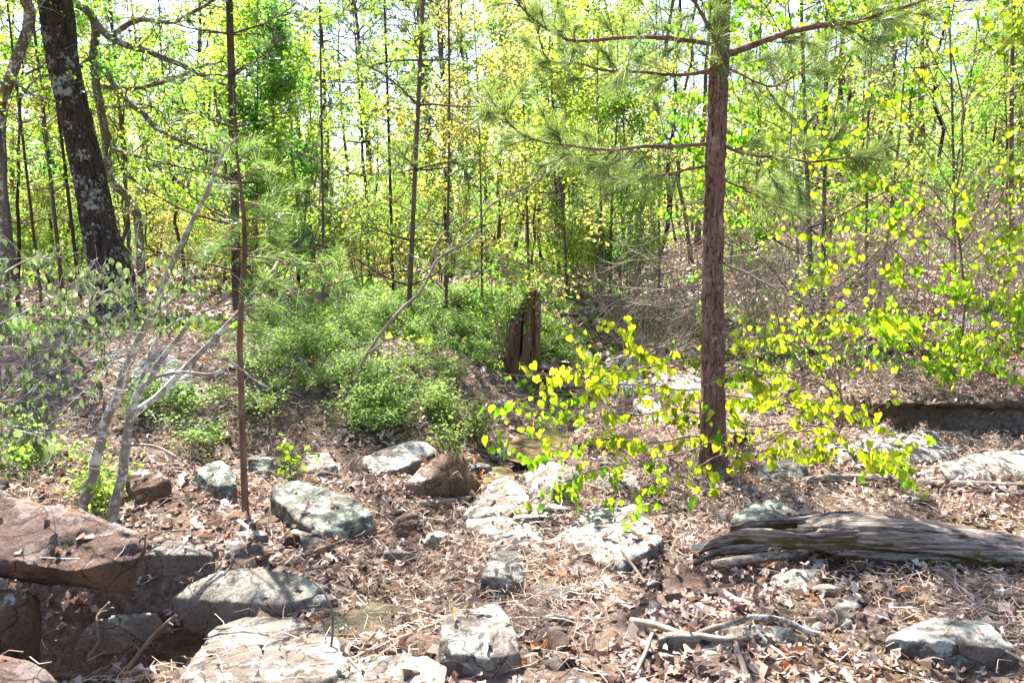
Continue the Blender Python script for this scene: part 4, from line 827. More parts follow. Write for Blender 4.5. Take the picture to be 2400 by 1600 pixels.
# ------------------------------------------------------------------ redbud sprays in front of and beside the pine
def redbud(label, base, sprays, nsingle, name='redbud_sapling', sub=7, size=(.032, .060), clump=0):
    gb = G(*base); root = thing(name, gb, label, 'redbud'); P_, A_ = [], []
    for bi, (pl, y0, y1, rr, den) in enumerate(sprays):
        Q = spline(PL(pl, y0, y1), 44); Q = Q + .022 * np.stack([fbm(Q * 4 + bi, 2), 0 * Q[:, 0], fbm(Q * 4 + bi + 7, 2)], -1)
        mb = MB(); tube(mb, Q, rr * .0022 * np.linspace(1, .22, 44), 6, .5); T_ = nrm(np.gradient(Q, axis=0)); Lb = np.linalg.norm(np.diff(Q, axis=0), axis=1).sum()
        for j in range(int(Lb * 5.6 * den)):
            k = int(U(.22, 1) * 43); Q2, _ = walk(Q[k], T_[k] * .8 + perp(T_[k]) * [.9, .9, .3], U(.1, .45), 6, .13); tube(mb, Q2, .0017 * np.linspace(1, .5, 6), 4, .5, cap=False)
            for q in range(1, 6):
                P_.append(Q2[q] + [U(-.02, .02), U(-.02, .02), -U(0, .03)]); A_.append([U(-.5, .5), U(-.5, .5), -1])
                if U(0, 1) < .45: P_.append(Q2[q] + R.normal(size=3) * .025); A_.append([U(-.6, .6), U(-.6, .6), -.8])
        for k in range(14, 44, 2):
            if den > .5: P_.append(Q[k] + [U(-.02, .02), U(-.02, .02), -.02]); A_.append([U(-.4, .4), U(-.4, .4), -1])
        part('stem' if bi == 0 else 'branch', mb, M['twig'], root, True)
    P_, A_ = np.array(P_), np.array(A_)
    if clump: kp = fbm(P_ * [clump, clump, clump * 1.4], 2) > -.06; P_, A_ = P_[kp], A_[kp]
    sz = size[0] * .6 + (size[1] * 1.05 - size[0] * .6) * R.random(len(P_)) ** .8; N = rdir(len(P_)); N[:, 2] *= .35
    o = np.argsort(P_[:, 1] + U(0, .3, len(P_))); b, c = o[:nsingle], o[nsingle:]
    leaf_objs('redbud', root, P_[b], A_[b], N[b], sz[b])
    mb = MB(); scatter(mb, 'heart', P_[c], A_[c], N[c], sz[c], U(0, 1, len(c)))
    if len(c): part('foliage', mb, M['redbud'], root, kind='stuff')
    return root
redbud('redbud sapling whose yellow-green heart-leaved sprays cross in front of the large pine', (1965, 1005), [
 ([(1965, 1030), (1975, 960), (1960, 900), (1900, 840), (1850, 800), (1800, 790), (1750, 800)], 6.4, 5.3, 4.5, 1.1),
 ([(1965, 1000), (1930, 900), (1800, 870), (1650, 845), (1500, 860), (1400, 870), (1290, 880), (1165, 872)], 6.3, 4.5, 4, 1.0),
 ([(1965, 1000), (1900, 960), (1750, 930), (1600, 915), (1450, 900), (1350, 930), (1200, 925)], 6.3, 4.5, 3.5, 1.15),
 ([(1965, 1010), (1880, 990), (1750, 990), (1600, 960), (1480, 975), (1400, 965), (1240, 965)], 6.3, 4.4, 3.5, 1.15),
 ([(1965, 1010), (1850, 1010), (1700, 1015), (1600, 1030), (1500, 1040), (1400, 1025), (1310, 1055), (1240, 1070)], 6.2, 4.4, 3.5, 1.25),
 ([(1860, 1005), (1760, 1040), (1660, 1080), (1590, 1110), (1540, 1160), (1500, 1200), (1490, 1240)], 5.2, 4.1, 2.5, 1.2),
 ([(1700, 1015), (1600, 1060), (1480, 1085), (1400, 1100), (1350, 1130), (1370, 1190)], 4.9, 4.2, 2.5, 1.3),
 ([(1965, 1010), (1990, 980), (2000, 960), (1960, 940), (1880, 950)], 6.3, 5.2, 3, 1.3),
 ([(1965, 1010), (1940, 1000), (1960, 1020), (2030, 1060), (2100, 1085), (2150, 1095)], 6.2, 4.9, 3, 1.6),
 ([(1965, 1000), (1970, 900), (1930, 820), (1900, 770), (1880, 700), (1900, 640)], 6.4, 5.2, 3, 1.2),
 ([(1900, 1000), (1830, 1020), (1780, 1060), (1720, 1050), (1670, 1010)], 5.2, 4.6, 2.5, 1.3),
 ([(1640, 900), (1680, 880), (1740, 870), (1800, 900)], 5.0, 4.8, 2, 1.3), ([(1965, 1000), (1960, 980), (1900, 960), (1850, 930), (1790, 940)], 6.3, 5.6, 2.5, 1.5), ([(1950, 1010), (1930, 1030), (1900, 1060), (1860, 1070)], 6.2, 5.0, 2.5, 1.6), ([(2000, 1040), (2040, 1050), (2080, 1075), (2120, 1105)], 5.4, 4.7, 2, 1.8), ([(1480, 975), (1420, 930), (1380, 880), (1400, 830)], 5.2, 5.2, 2, 1.1), ([(1600, 860), (1560, 830), (1500, 820), (1440, 760)], 5.2, 5.2, 2, 1.0)], 290)
redbud('tall redbud at the right with dense bright yellow-green leaves against the hillside', (2215, 985), [
 ([(2215, 1010), (2230, 900), (2260, 700), (2240, 500), (2260, 300), (2230, 100), (2250, -100)], 7.0, 6.6, 6.5, 2.2)] +
 [([(2240, 880 - 60 * i), (2240 + sx * 90, 830 - 70 * i + U(-25, 25)), (2240 + sx * 170, 760 - 72 * i + U(-25, 25)), (2240 + sx * 240, 750 - 72 * i + U(-25, 25)), (2240 + sx * U(300, 420), 700 - 74 * i + U(-30, 60))], 6.8, 6.8 + dy, 2.4, 2.3) for i in range(12) for sx, dy in ((-1, U(-.9, .9)), (1, U(-.9, .9)))],
 0, 'redbud_tree', clump=2.4, size=(.036, .06))
redbud('slim redbud behind the large pine, leaves filling the upper right', (1880, 760), [
 ([(1880, 790), (1870, 600), (1850, 400), (1860, 200), (1840, 0), (1850, -150)], 9.5, 9.2, 6, 1.6)] +
 [([(1860, 600 - 62 * i), (1860 + sx * 80, 540 - 64 * i), (1860 + sx * 170, 500 - 66 * i), (1860 + sx * U(220, 330), 470 - 66 * i + U(-30, 40))], 9.3, 9.3 + dy, 2.4, 2.4) for i in range(11) for sx, dy in ((-1, U(-.9, .9)), (1, U(-.9, .9)))],
 0, 'redbud_tree', clump=2.4, size=(.045, .07))
redbud('low redbud growing over the dark undercut bank at the right edge', (2330, 905), [
 ([(2330, 930), (2340, 850), (2320, 760), (2260, 690), (2200, 660)], 7.6, 6.6, 4, 2.0)] + [([(2335, 880), (2335 - 60 * j, 840 - 18 * j), (2300 - 55 * j, 850 + U(-120, 60)), (2280 - 60 * j, 860 + U(-160, 90))], 7.5, 6.3, 2.5, 1.6) for j in range(5)] +
 [([(2335, 880), (2380, 780), (2400, 700)], 7.5, 6.8, 3, 2)], 0, size=(.036, .058))
# ------------------------------------------------------------------ stump
def stump():
    global STUMP
    g = STUMP = G(1225, 888); Yb = g[1]; kk = Yb / 1867; root = thing('tree_stump', g, 'tall broken grey-brown stump with deep vertical splits in the low green bushes', 'stump')
    n, k = 90, 130; s = np.linspace(0, 1, n); TH, Sg = np.meshgrid(np.arange(k) * 2 * math.pi / k, s)
    cx = np.interp(s, [0, .3, .6, 1], [-.02, -.005, .025, .05])[:, None]; rad = kk * np.interp(s, [0, .1, .3, .6, .85, 1], [50, 45, 41, 38, 35, 31])[:, None]
    hgt = kk * 214 * (1 + .10 * np.interp(np.cos(TH), [-1, 0, 1], [-2.0, .0, .45]) * (Sg > .5) * (Sg - .5) * 2 + 0)
    hgt = hgt * (1 + .05 * vnoise(np.stack([TH * 2.2, 0 * TH, 0 * TH], -1)) * Sg)
    q = np.stack([np.cos(TH) * 2.6, np.sin(TH) * 2.6, Sg * .9], -1); groove = 1 - np.abs(fbm(q, 3)); f2 = np.stack([np.cos(TH) * 7, np.sin(TH) * 7, Sg * 1.3], -1); fi = 1 - np.abs(fbm(f2 + 3, 2))
    rr = rad * (1 + .10 * fbm(q * .6, 2) - .18 * np.clip(groove - .86, 0, 1) * 7 * .5 + .07 * fbm(f2, 3) - .14 * np.clip((fi - .84) * 7, 0, 1))
    # the big hollow split down the front
    rr = rr * (1 - .24 * np.exp(-((TH - 4.62 + .25 * Sg) / .10) ** 2) * sstep(.25, .4, Sg)) * (1 - .12 * np.exp(-((TH - 5.15 - .2 * Sg) / .07) ** 2)) * (1 - .10 * np.exp(-((TH - 4.1 + .3 * Sg) / .06) ** 2))
    V = np.stack([g[0] + cx + rr * np.cos(TH), g[1] + rr * .9 * np.sin(TH), g[2] - .06 + Sg * hgt], -1)
    i = np.arange(n - 1)[:, None] * k; j = np.arange(k)[None]; mb = MB(); mb.add(V.reshape(-1, 3), np.stack([i + j, i + (j + 1) % k, i + k + (j + 1) % k, i + k + j], -1).reshape(-1, 4), np.clip((rr / rad - .82) / .16, 0, 1).ravel())
    e = (n - 1) * k; top = V[-1]; inn = top * [1, 1, 1] - [0, 0, .16]; c0 = top.mean(0); inn[:, :2] = c0[:2] + (top[:, :2] - c0[:2]) * .55; mb.v.append(inn); mb.r.append(np.full(k, .5)); b = mb.n; mb.n += k
    jj = np.arange(k); mb.f4.append(np.stack([e + jj, e + (jj + 1) % k, b + (jj + 1) % k, b + jj], -1))
    mb.v.append(inn.mean(0)[None] - [0, 0, .05]); mb.r.append(np.array([.5])); mb.n += 1; mb.f3.append(np.stack([b + jj, b + (jj + 1) % k, np.full(k, mb.n - 1)], -1))
    part('trunk', mb, M['stump'], root, True)
M['stump'] = bark_mat('rotten_stump_wood', (.06, .028, .016), (.33, .185, .11), (.32, .28, .23), .06, 26, .10, 1.0)
stump()
# ------------------------------------------------------------------ hollow log
def log():
    g = G(2150, 1345); Yl = g[1] + .12; kk = Yl / 1867; root = thing('hollow_log', D(2150, 1340, Yl), 'weathered grey fallen log with a split hollow end and brown moss, lower right', 'log')
    path = spline([D(1870, 1253, Yl + .1), D(1930, 1250, Yl + .06), D(2000, 1254, Yl), D(2100, 1262, Yl), D(2200, 1272, Yl), D(2300, 1290, Yl), D(2400, 1305, Yl), D(2600, 1330, Yl - .05), D(2800, 1350, Yl - .1)], 240)
    m, k = 240, 80; arc = np.concatenate([[0], np.cumsum(np.linalg.norm(np.diff(path, axis=0), axis=1))]); TH, Z = np.meshgrid(np.arange(k) * 2 * math.pi / k, arc)
    rad = kk * np.interp(np.linspace(0, 1, m), [0, .1, .2, .35, .5, .7, 1], [42, 46, 56, 58, 55, 56, 60])[:, None]
    q = np.stack([np.cos(TH) * 6.5, np.sin(TH) * 6.5, Z * 2.0], -1); tw = q + 1.1 * np.stack([fbm(q * .3, 2), fbm(q * .3 + 7, 2), 1.5 * fbm(q * .3 + 13, 2)], -1)
    ridge = 1 - np.abs(fbm(tw, 3)) ; fine = 1 - np.abs(vnoise(tw * [2.6, 2.6, 1.3]))
    rr = rad * (1 + .15 * fbm(q * .3, 3)) - kk * 4.5 * np.clip((ridge - .86) * 8, 0, 1) * sstep(-.5, .3, vnoise(q * .5 + 4)) - kk * 7 * np.clip(fbm(q * [.7, .7, 1.3] + 21, 2) - .45, 0, .3) - kk * 1.8 * np.clip((fine - .85) * 7, 0, 1) + kk * 2.2 * fbm(q * [2.5, 2.5, 5], 3)
    jag = .09 * vnoise(np.stack([TH[0] * 3, 0 * TH[0], 0 * TH[0]], -1))
    t = nrm(np.gradient(path, axis=0)); u = np.array([0, 0, 1.]) - t * t[:, 2:3]; u = nrm(u); w = np.cross(t, u)
    V = path[:, None] + rr[..., None] * (np.cos(TH)[..., None] * u[:, None] * .92 + np.sin(TH)[..., None] * w[:, None])
    V[:30] = V[:30] - t[0] * (jag * 1.0)[None, :, None] * np.linspace(1, 0, 30)[:, None, None]
    mb = MB(); i = np.arange(m - 1)[:, None] * k; j = np.arange(k)[None]; F = np.stack([i + j, i + (j + 1) % k, i + k + (j + 1) % k, i + k + j], -1).reshape(-1, 4)
    mb.add(V.reshape(-1, 3), F, np.clip(1 - .95 * np.clip((ridge - .87) * 9, 0, 1) * sstep(-.5, .3, vnoise(q * .5 + 4)) - .8 * np.clip((fbm(q * [.7, .7, 1.3] + 21, 2) - .45) * 5, 0, 1) - .55 * np.clip((fine - .86) * 8, 0, 1), 0, 1).ravel())
    inner = path[:60, None] + (rr[:60] * np.linspace(.80, .45, 60)[:, None])[..., None] * (np.cos(TH[:60])[..., None] * u[:60, None] * .9 + np.sin(TH[:60])[..., None] * w[:60, None]); inner[0] = inner[0] - t[0] * jag[:, None]
    i = np.arange(59)[:, None] * k; mb.add(inner.reshape(-1, 3), np.stack([i + k + j, i + k + (j + 1) % k, i + (j + 1) % k, i + j], -1).reshape(-1, 4)); b = m * k
    jj = np.arange(k); mb.f4.append(np.stack([jj, b + jj, b + (jj + 1) % k, (jj + 1) % k], -1))
    mb.add(np.vstack([inner[-1], inner[-1].mean(0)]), np.stack([(jj + 1) % k, jj, np.full(k, k)], -1))
    part('bark', mb, M['log'], root, True)
    def shard(pl, y0, y1, ws, ths, nm='split_wood'):
        n_ = 110; P = spline(PL(pl, y0, y1), n_); wv = kk * np.interp(np.linspace(0, 1, n_), np.linspace(0, 1, len(ws)), ws); tv = kk * np.interp(np.linspace(0, 1, n_), np.linspace(0, 1, len(ths)), ths)
        kq = 36; th = np.arange(kq) * 2 * math.pi / kq; mb = MB(); arc = np.linspace(0, 1, n_)[:, None]; qq = np.stack([np.cos(th)[None] * 3.5 + 0 * arc, np.sin(th)[None] * 3.5 + 0 * arc, arc * 2.2 + 0 * th[None] + pl[0][1]], -1)
        rg = 1 - np.abs(fbm(qq, 2)); gr = 1 + .22 * fbm(qq * [.6, .6, 3], 3) - .35 * np.clip((rg - .84) * 6, 0, 1)
        V = P[:, None] + np.cos(th)[None, :, None] * wv[:, None, None] * gr[..., None] * np.array([0, -.35, .94]) + np.sin(th)[None, :, None] * tv[:, None, None] * gr[..., None] * np.array([0, -.94, -.35])
        i = np.arange(n_ - 1)[:, None] * kq; j = np.arange(kq)[None]; mb.add(V.reshape(-1, 3), np.stack([i + j, i + (j + 1) % kq, i + kq + (j + 1) % kq, i + kq + j], -1).reshape(-1, 4), np.clip(1 - np.clip((rg - .84) * 7, 0, 1), 0, 1).ravel()); part(nm, mb, M['log'], root, True)
    shard([(2010, 1215), (1950, 1214), (1880, 1222), (1800, 1228), (1750, 1232), (1712, 1240)], Yl + .10, Yl + .15, [22, 21, 18, 16, 13, 9], [10, 9, 7, 6, 5, 3])
    shard([(2010, 1262), (1940, 1268), (1860, 1266), (1780, 1258), (1720, 1260), (1665, 1275), (1638, 1300)], Yl - .08, Yl - .1, [26, 27, 26, 23, 20, 16, 9], [9, 9, 9, 8, 7, 5, 3])
    shard([(1800, 1285), (1740, 1288), (1690, 1292), (1650, 1310), (1620, 1325)], Yl - .1, Yl - .14, [10, 13, 13, 11, 7], [6, 7, 6, 4, 3])
    shard([(2000, 1235), (1930, 1243), (1860, 1246), (1790, 1243)], Yl + .02, Yl + .04, [12, 10, 8, 4], [8, 7, 5, 3])
log()
def stick(label, pl, y, r, mat='dead_twig', name='stick', twigs=0, cat='stick', lift=0, group=None, wob=.1):
    """pl: pixels; y None lies on the ground at each pixel, else (start depth, end depth)"""
    if y is None: P = np.array([G(*p) for p in pl]) + [0, 0, .012 + lift]
    else: P = PL(pl, *y)
    m = len(pl) * 6; Q = spline(P, m); kk = Q[:, 1].mean() / 1867; mb = MB(); Q = Q + .004 * fbm(Q * 14, 2)[:, None]
    tube(mb, Q, kk * np.linspace(r[0], r[1], m), 9, .5, wob=wob, seed=len(pl) * 3.1 + pl[0][0]); Tn = nrm(np.gradient(Q, axis=0))
    for j in range(twigs):
        k = int(U(.3, 1) * (m - 1)); Q2, _ = walk(Q[k], Tn[k] * .6 + perp(Tn[k]) + [0, 0, .3], U(.05, .22), 4, .25); tube(mb, Q2, kk * r[1] * np.array([.8, .6, .45, .3]), 5, .5, cap=False)
    c = Q[0].copy(); mb.v = [v - c for v in mb.v]; o = link(name, mb.mesh(name, M[mat], True)); o.location = c; tag(o, label, cat, group); return o
gY = lambda x, y: float(G(x, y)[1])
stick('thin weathered log lying behind the hollow log', [(1885, 1143), (1960, 1134), (2050, 1135), (2150, 1145), (2250, 1150), (2350, 1152), (2440, 1155)], None, (11, 9), 'log', 'fallen_log', cat='log', lift=.03)
stick('mossy broken branch lying under the hollow log end', [(1672, 1352), (1740, 1343), (1800, 1334), (1860, 1325), (1915, 1310)], None, (12, 9), 'log', 'fallen_branch', cat='branch', lift=.05)
stick('thin upright curved stem rising from the front slab', [(771, 1545), (778, 1490), (775, 1432), (758, 1391), (727, 1356)], (gY(771, 1560), gY(771, 1560) + .1), (3.6, 1.8), 'twig')
stick('long pale stick running up to the big white boulder', [(760, 1588), (810, 1555), (880, 1516), (950, 1490), (1036, 1456)], (gY(760, 1600) - .0, gY(1036, 1480)), (5.5, 4), twigs=2)
stick('forked grey stick propped on litter at lower left', [(300, 1565), (331, 1525), (372, 1477), (413, 1442)], (gY(300, 1580), gY(413, 1500)), (6.5, 6), twigs=3)
stick('pale forked stick standing in the dark hollow at lower left', [(205, 1540), (232, 1500), (228, 1460), (231, 1439), (257, 1410)], (gY(210, 1560), gY(210, 1560) + .1), (4.5, 2.8), twigs=2)
stick('thin brown stick beside the forked grey stick', [(280, 1468), (310, 1508), (345, 1545)], (gY(345, 1580) + .1, gY(345, 1580)), (3.2, 2.4), 'twig')
stick('thin twig angled across the broad grey-green slab', [(490, 1425), (516, 1370), (546, 1320)], (gY(490, 1440), gY(540, 1360)), (3.4, 2.2), 'twig', twigs=1)
stick('brown stick leaning from the tilted slab down to the arched branch', [(1454, 1287), (1506, 1353), (1540, 1411), (1575, 1452), (1603, 1478)], (gY(1454, 1320) - .05, gY(1603, 1500)), (4.5, 3), 'twig')
stick('straight grey branch in front of the arched branch', [(1478, 1475), (1540, 1490), (1600, 1508), (1660, 1516), (1720, 1521), (1775, 1512)], None, (10, 6), twigs=2, lift=.03)
stick('arched purple-grey branch over the flat white rock', [(1617, 1495), (1650, 1478), (1696, 1463), (1772, 1446), (1841, 1456), (1893, 1477), (1925, 1498)], (gY(1617, 1510), gY(1925, 1510)), (7.5, 6.5), 'limb_bark', 'fallen_branch', twigs=4, cat='branch')
stick('short white stick end at the bottom edge right of centre', [(1722, 1530), (1735, 1565), (1752, 1620)], None, (7.5, 7), 'dead_twig', lift=.03)
stick('dark broken stick right of the short white one', [(1765, 1502), (1807, 1545), (1850, 1580)], None, (6, 3), 'limb_bark', lift=.04)
stick('long dark twig lying towards the bottom right corner', [(2225, 1500), (2280, 1525), (2323, 1545), (2410, 1595)], None, (3.5, 4.5), 'limb_bark', lift=.05)
stick('curved pale stick below the big white boulder on the right', [(1527, 1515), (1515, 1550), (1500, 1585), (1485, 1615)], None, (5, 5), lift=.04)
stick('grey driftwood piece wedged left of the white block', [(985, 1200), (1020, 1194), (1060, 1190), (1102, 1184)], None, (9, 6), 'dead_twig', 'driftwood', cat='driftwood', lift=.04)
stick('short white stick at the foot of the thin pine sapling', [(560, 1238), (578, 1252), (596, 1270)], None, (6, 5), 'pale_bark', lift=.03)
stick('thin crossing twig on the pale flat rock below the log', [(1962, 1480), (1958, 1439), (1930, 1425)], (gY(1960, 1480), gY(1960, 1480) + .1), (2.2, 1.5), 'twig', twigs=2)
stick('long bleached root trailing under the bank at right', [(2110, 965), (2200, 960), (2290, 968), (2420, 966)], (6.8, 6.7), (4, 3), 'limb_bark', 'root', cat='root')
stick('thin bleached root hanging from the undercut bank', [(2180, 975), (2160, 990), (2155, 1020)], (6.85, 6.8), (2.2, 1.4), 'limb_bark', 'root', cat='root')
_q = np.random.default_rng(5)
for k in range(70):
    px, py = _q.uniform(350, 2400), _q.uniform(880, 1590); a = _q.uniform(0, 6.28); l = _q.uniform(25, 75) * (py - 560) / 700
    stick('thin bare twig dropped on the leaf litter', [(px, py), (px + .5 * l * math.cos(a) + _q.normal() * 5, py + .2 * l * math.sin(a)), (px + l * math.cos(a), py + .45 * l * math.sin(a))], None, (2.6 * _q.uniform(.5, 1.2), 1.2), ['twig', 'dead_twig'][k % 2], 'twig', k % 3, 'twig', .02, 'thin twigs dropped on the litter')

# ------------------------------------------------------------------ tree and shrub templates
hw = [meshes_of(hardwood(9, .075, 26, .2, 1.9, 10, .078, 100 + k, wob=.16, sub=6), ('far_bark', 'yellow_green' if k != 1 else 'green')) for k in range(4)]
hws = [meshes_of(hardwood(5.5, .035, 22, .15, 1.15, 10, .06, 120 + k, wob=.16), ('far_bark', 'pale' if k == 2 else 'yellow_green')) for k in range(3)]
pn = [meshes_of(pine(11, .10, .38, 2.0, 140 + k, .62, 15, .19, .005), ('far_pine_bark', 'needle_dark'), ('trunk', 'crown')) for k in range(3)]
pns = [meshes_of(pine(5.5, .035, .25, 1.0, 150 + k, .5, 20, .17, .0028), ('far_pine_bark', 'needle'), ('trunk', 'crown')) for k in range(2)]
sh = [meshes_of(shrub(2.3, 7, 7, .055, 160 + k), ('twig', ['yellow_green', 'green', 'pale'][k]), ('stems', 'foliage')) for k in range(3)]
sb = [meshes_of(shrub(2.1, 9, 0, .05, 170 + k, r=.009, fan=.7), ('dead_twig', 'pale'), ('stems', 'foliage')) for k in range(2)]
bare = [meshes_of(hardwood(9, .06, 26, .2, 1.6, 2, .06, 180 + k, wob=.2, dens=.8, cluster=.35), ('far_bark', 'pale')) for k in range(2)]
PP = ('trunk', 'crown'); SP = ('stems', 'foliage')

# individual mid-distance trees placed by where their foot stands
def mid(kind, base, top, wpx, seed, label, H_=9, **kw):
    g = G(*base); Y = g[1]; kk = Y / 1867; a, b = D(base[0], base[1], Y), D(top[0], top[1], Y)
    sl = (b - a) / max(b[2] - a[2], .1); path = [a - [0, 0, .15], a, a + sl * H_ * .3 + [kk * U(-6, 6), 0, 0], a + sl * H_ * .6 + [kk * U(-8, 8), 0, 0], a + sl * H_]
    path = [p - a for p in path]
    if kind == 'pine': pr = pine(H_, kk * wpx / 2 * 1.1, kw.get('lo', .45), kw.get('spread', 1.6), seed, .5, 18, .18, .003, path=path, up=.25); ms = meshes_of(pr, ('far_pine_bark', kw.get('mat', 'needle')))
    else: pr = hardwood(H_, kk * wpx / 2 * 1.1, kw.get('nb', 26), kw.get('lo', .25), kw.get('spread', 1.7), kw.get('per', 7), .065, seed, path=path, cluster=kw.get('cl', .7)); ms = meshes_of(pr, ('far_bark', kw.get('mat', 'yellow_green')))
    put(('pine_tree' if kind == 'pine' else 'hardwood_tree'), label, 'pine tree' if kind == 'pine' else 'tree', kw.get('group'), ms, Vector(a))
mid('pine', (957, 757), (988, 0), 15, 1, 'slim straight pine rising from the low bushes left of centre', 10, lo=.3, spread=.9)
mid('pine', (556, 730), (531, 0), 27, 2, 'dark furrowed pine trunk behind the thin pine sapling', 12, lo=.3, spread=1.2, mat='needle_dark')
mid('hard', (922, 715), (908, 150), 10, 3, 'thin dark tree just left of the slim straight pine', 8, mat='yellow_green')
mid('hard', (1045, 738), (1048, 200), 9, 4, 'thin dark tree just right of the slim straight pine', 8, mat='pale')
mid('pine', (1240, 690), (1214, 60), 10, 5, 'small pine with bushy top rising behind the stump', 4.3, lo=.35, spread=.8)
mid('hard', (1905, 790), (1893, 400), 17, 6, 'dark stem, left of the paired trunks right of the large pine', 7, per=4)
mid('hard', (1928, 788), (1935, 400), 15, 7, 'dark leaning stem, right of the paired trunks right of the large pine', 8, per=4)
mid('pine', (2371, 640), (2378, 100), 15, 8, 'reddish pine trunk at the right edge behind the redbud leaves', 10, lo=.55)
mid('hard', (48, 762), (0, 275), 13, 9, 'dark slender trunk nearest the left edge', 9, lo=.4)
mid('hard', (150, 722), (95, 180), 12, 10, 'dark slender trunk just left of the leaning oak', 9, lo=.4)
mid('hard', (190, 715), (135, 240), 11, 11, 'dark slender trunk almost touching the leaning oak on its left', 9, lo=.4)
mid('hard', (100, 735), (40, 240), 9, 12, 'thin dark trunk between the two left-edge trunks', 8, lo=.4, mat='green')
mid('hard', (310, 690), (262, 20), 14, 13, 'slim dark trunk rising behind the crooked small tree', 10, lo=.35)
mid('hard', (650, 700), (640, 200), 9, 14, 'leafy bright green young tree behind the thin pine sapling', 5.4, lo=.2, per=12, mat='green', spread=1.1, nb=36)
mid('hard', (600, 705), (602, 100), 8, 15, 'yellow-green young tree with dense leaves near the dark furrowed pine', 6.2, lo=.4, per=12, spread=1.0, nb=34)
mid('hard', (1430, 715), (1440, 300), 9, 16, 'bright green bushy young tree left of the large pine', 5, lo=.25, per=11, mat='green', spread=1.3, nb=34)
mid('hard', (1400, 720), (1405, 300), 10, 17, 'dark-stemmed young tree beside the bushy green one', 5.5, lo=.5, per=11, spread=1.5, nb=34)
mid('hard', (760, 760), (755, 300), 9, 18, 'bare-limbed dark tree above the low bushes at left', 7, lo=.3, per=3, mat='green')
mid('hard', (1545, 700), (1540, 200), 9, 19, 'slender tree directly left of the large pine trunk', 7, lo=.3, per=6, mat='pale')
mid('hard', (2030, 720), (2040, 300), 10, 20, 'grey slender trunk among brush right of the paired trunks', 7.5, lo=.3, per=4, mat='pale')
mid('hard', (2060, 700), (2110, 250), 9, 21, 'curved dark stem in the brush on the right', 7, lo=.3, per=4)
mid('hard', (2240, 690), (2230, 250), 9, 22, 'thin pale-barked tree on the right hillside behind the tall redbud', 8, lo=.3, per=4)
mid('hard', (1330, 712), (1310, 400), 8, 23, 'thin young tree right of the stump with light green leaves', 4.5, lo=.25, per=9)
mid('hard', (1130, 730), (1120, 400), 7, 24, 'thin young tree left of the stump with light green leaves', 4.5, lo=.25, per=9, mat='pale')
# the bent stem that sweeps up from the low bushes
limb_tree('bent_sapling', 'bare bent sapling sweeping up to the right out of the low bushes', 'sapling', [
 ([(828, 925), (845, 860), (880, 800), (930, 735), (980, 690), (1010, 640), (1025, 610), (1060, 585), (1110, 555), (1150, 480), (1230, 440), (1290, 400), (1325, 370)], 4, 1.4, 0, .3),
 ([(1022, 612), (1015, 585), (1035, 550), (1046, 540)], 3, 1.5, .2, .3), ([(1060, 585), (1075, 540), (1120, 500), (1135, 460)], 2.5, 1, .2, .3), ([(860, 830), (900, 800), (945, 788)], 2.4, 1, 0, 0)], None, 'dead_twig', 'pale', 0, .05, .7)
for (x, y, lab) in [(1255, 745, 'leafy bright green bush growing over the top of the stump'), (1135, 860, 'thin-stemmed leafy shoot left of the stump')]:
    pass
def small_leafy(label, base, tips, mat='green', per=14, ls=.045):
    gb = G(*base); root = thing('young_shrub', gb, label, 'shrub'); st, lv = MB(), MB()
    for (x, y, dy) in tips:
        b = D(x, y, gb[1] + dy); a = gb + [U(-.05, .05), U(-.05, .05), -.05]; Q = spline([a, (a + b) / 2 + [U(-.06, .06), 0, .05], b], 9); tube(st, Q, np.linspace(.006, .002, 9), 5, .5); tp = []
        for j in range(7): Q2, _ = walk(Q[R.integers(5, 9)], rdir(1)[0] + [0, 0, .1], U(.1, .28), 4, .2); tube(st, Q2, [.002, .0017, .0013, .001], 3, .5, cap=False); tp += [Q2[1], Q2[2], Q2[3]]
        leaves_on(lv, tp, max(2, per // 4), ls, 'oval', .03, .3)
    part('stems', st, M['twig'], root, True); part('foliage', lv, M[mat], root, kind='stuff')
small_leafy('bright green leafy shrub spreading over the top of the broken stump', (1180, 868), [(1150, 650, .1), (1200, 640, 0), (1240, 670, -.1), (1280, 640, .1), (1120, 660, .1), (1190, 690, -.1), (1270, 680, 0), (1230, 620, .2), (1310, 660, .2), (1160, 610, .3)], 'yellow_green', 16)
small_leafy('small light green shrub below the streaked slab corner', (1042, 1062), [(1020, 1035, 0), (1040, 1020, 0), (1062, 1028, 0), (1050, 1040, -.05)], 'blueberry', 20, .03)
small_leafy('light green shrub on the bank lip above the brown peaked boulder', (1120, 1035), [(1100, 960, 0), (1125, 940, .05), (1140, 985, 0), (1110, 1000, -.05), (1150, 950, .1), (1130, 1005, 0), (1095, 1015, 0)], 'blueberry', 22, .03)
small_leafy('green seedling with heart leaves beyond the lichen-spotted boulder', (690, 1125), [(688, 1098, 0), (694, 1085, 0)], 'redbud', 6, .05)
small_leafy('green shrub between the two pale forked stems', (232, 1180), [(215, 1130, .1), (235, 1110, .1), (250, 1140, 0), (240, 1160, -.05), (300, 1150, .1), (225, 1080, .2)], 'yellow_green', 22, .035)
small_leafy('small green shrub by the lower left slope', (60, 1090), [(40, 1040, 0), (70, 1030, .1), (90, 1050, 0), (20, 1060, 0), (110, 1020, .2), (60, 1000, .2)], 'yellow_green', 22, .035)

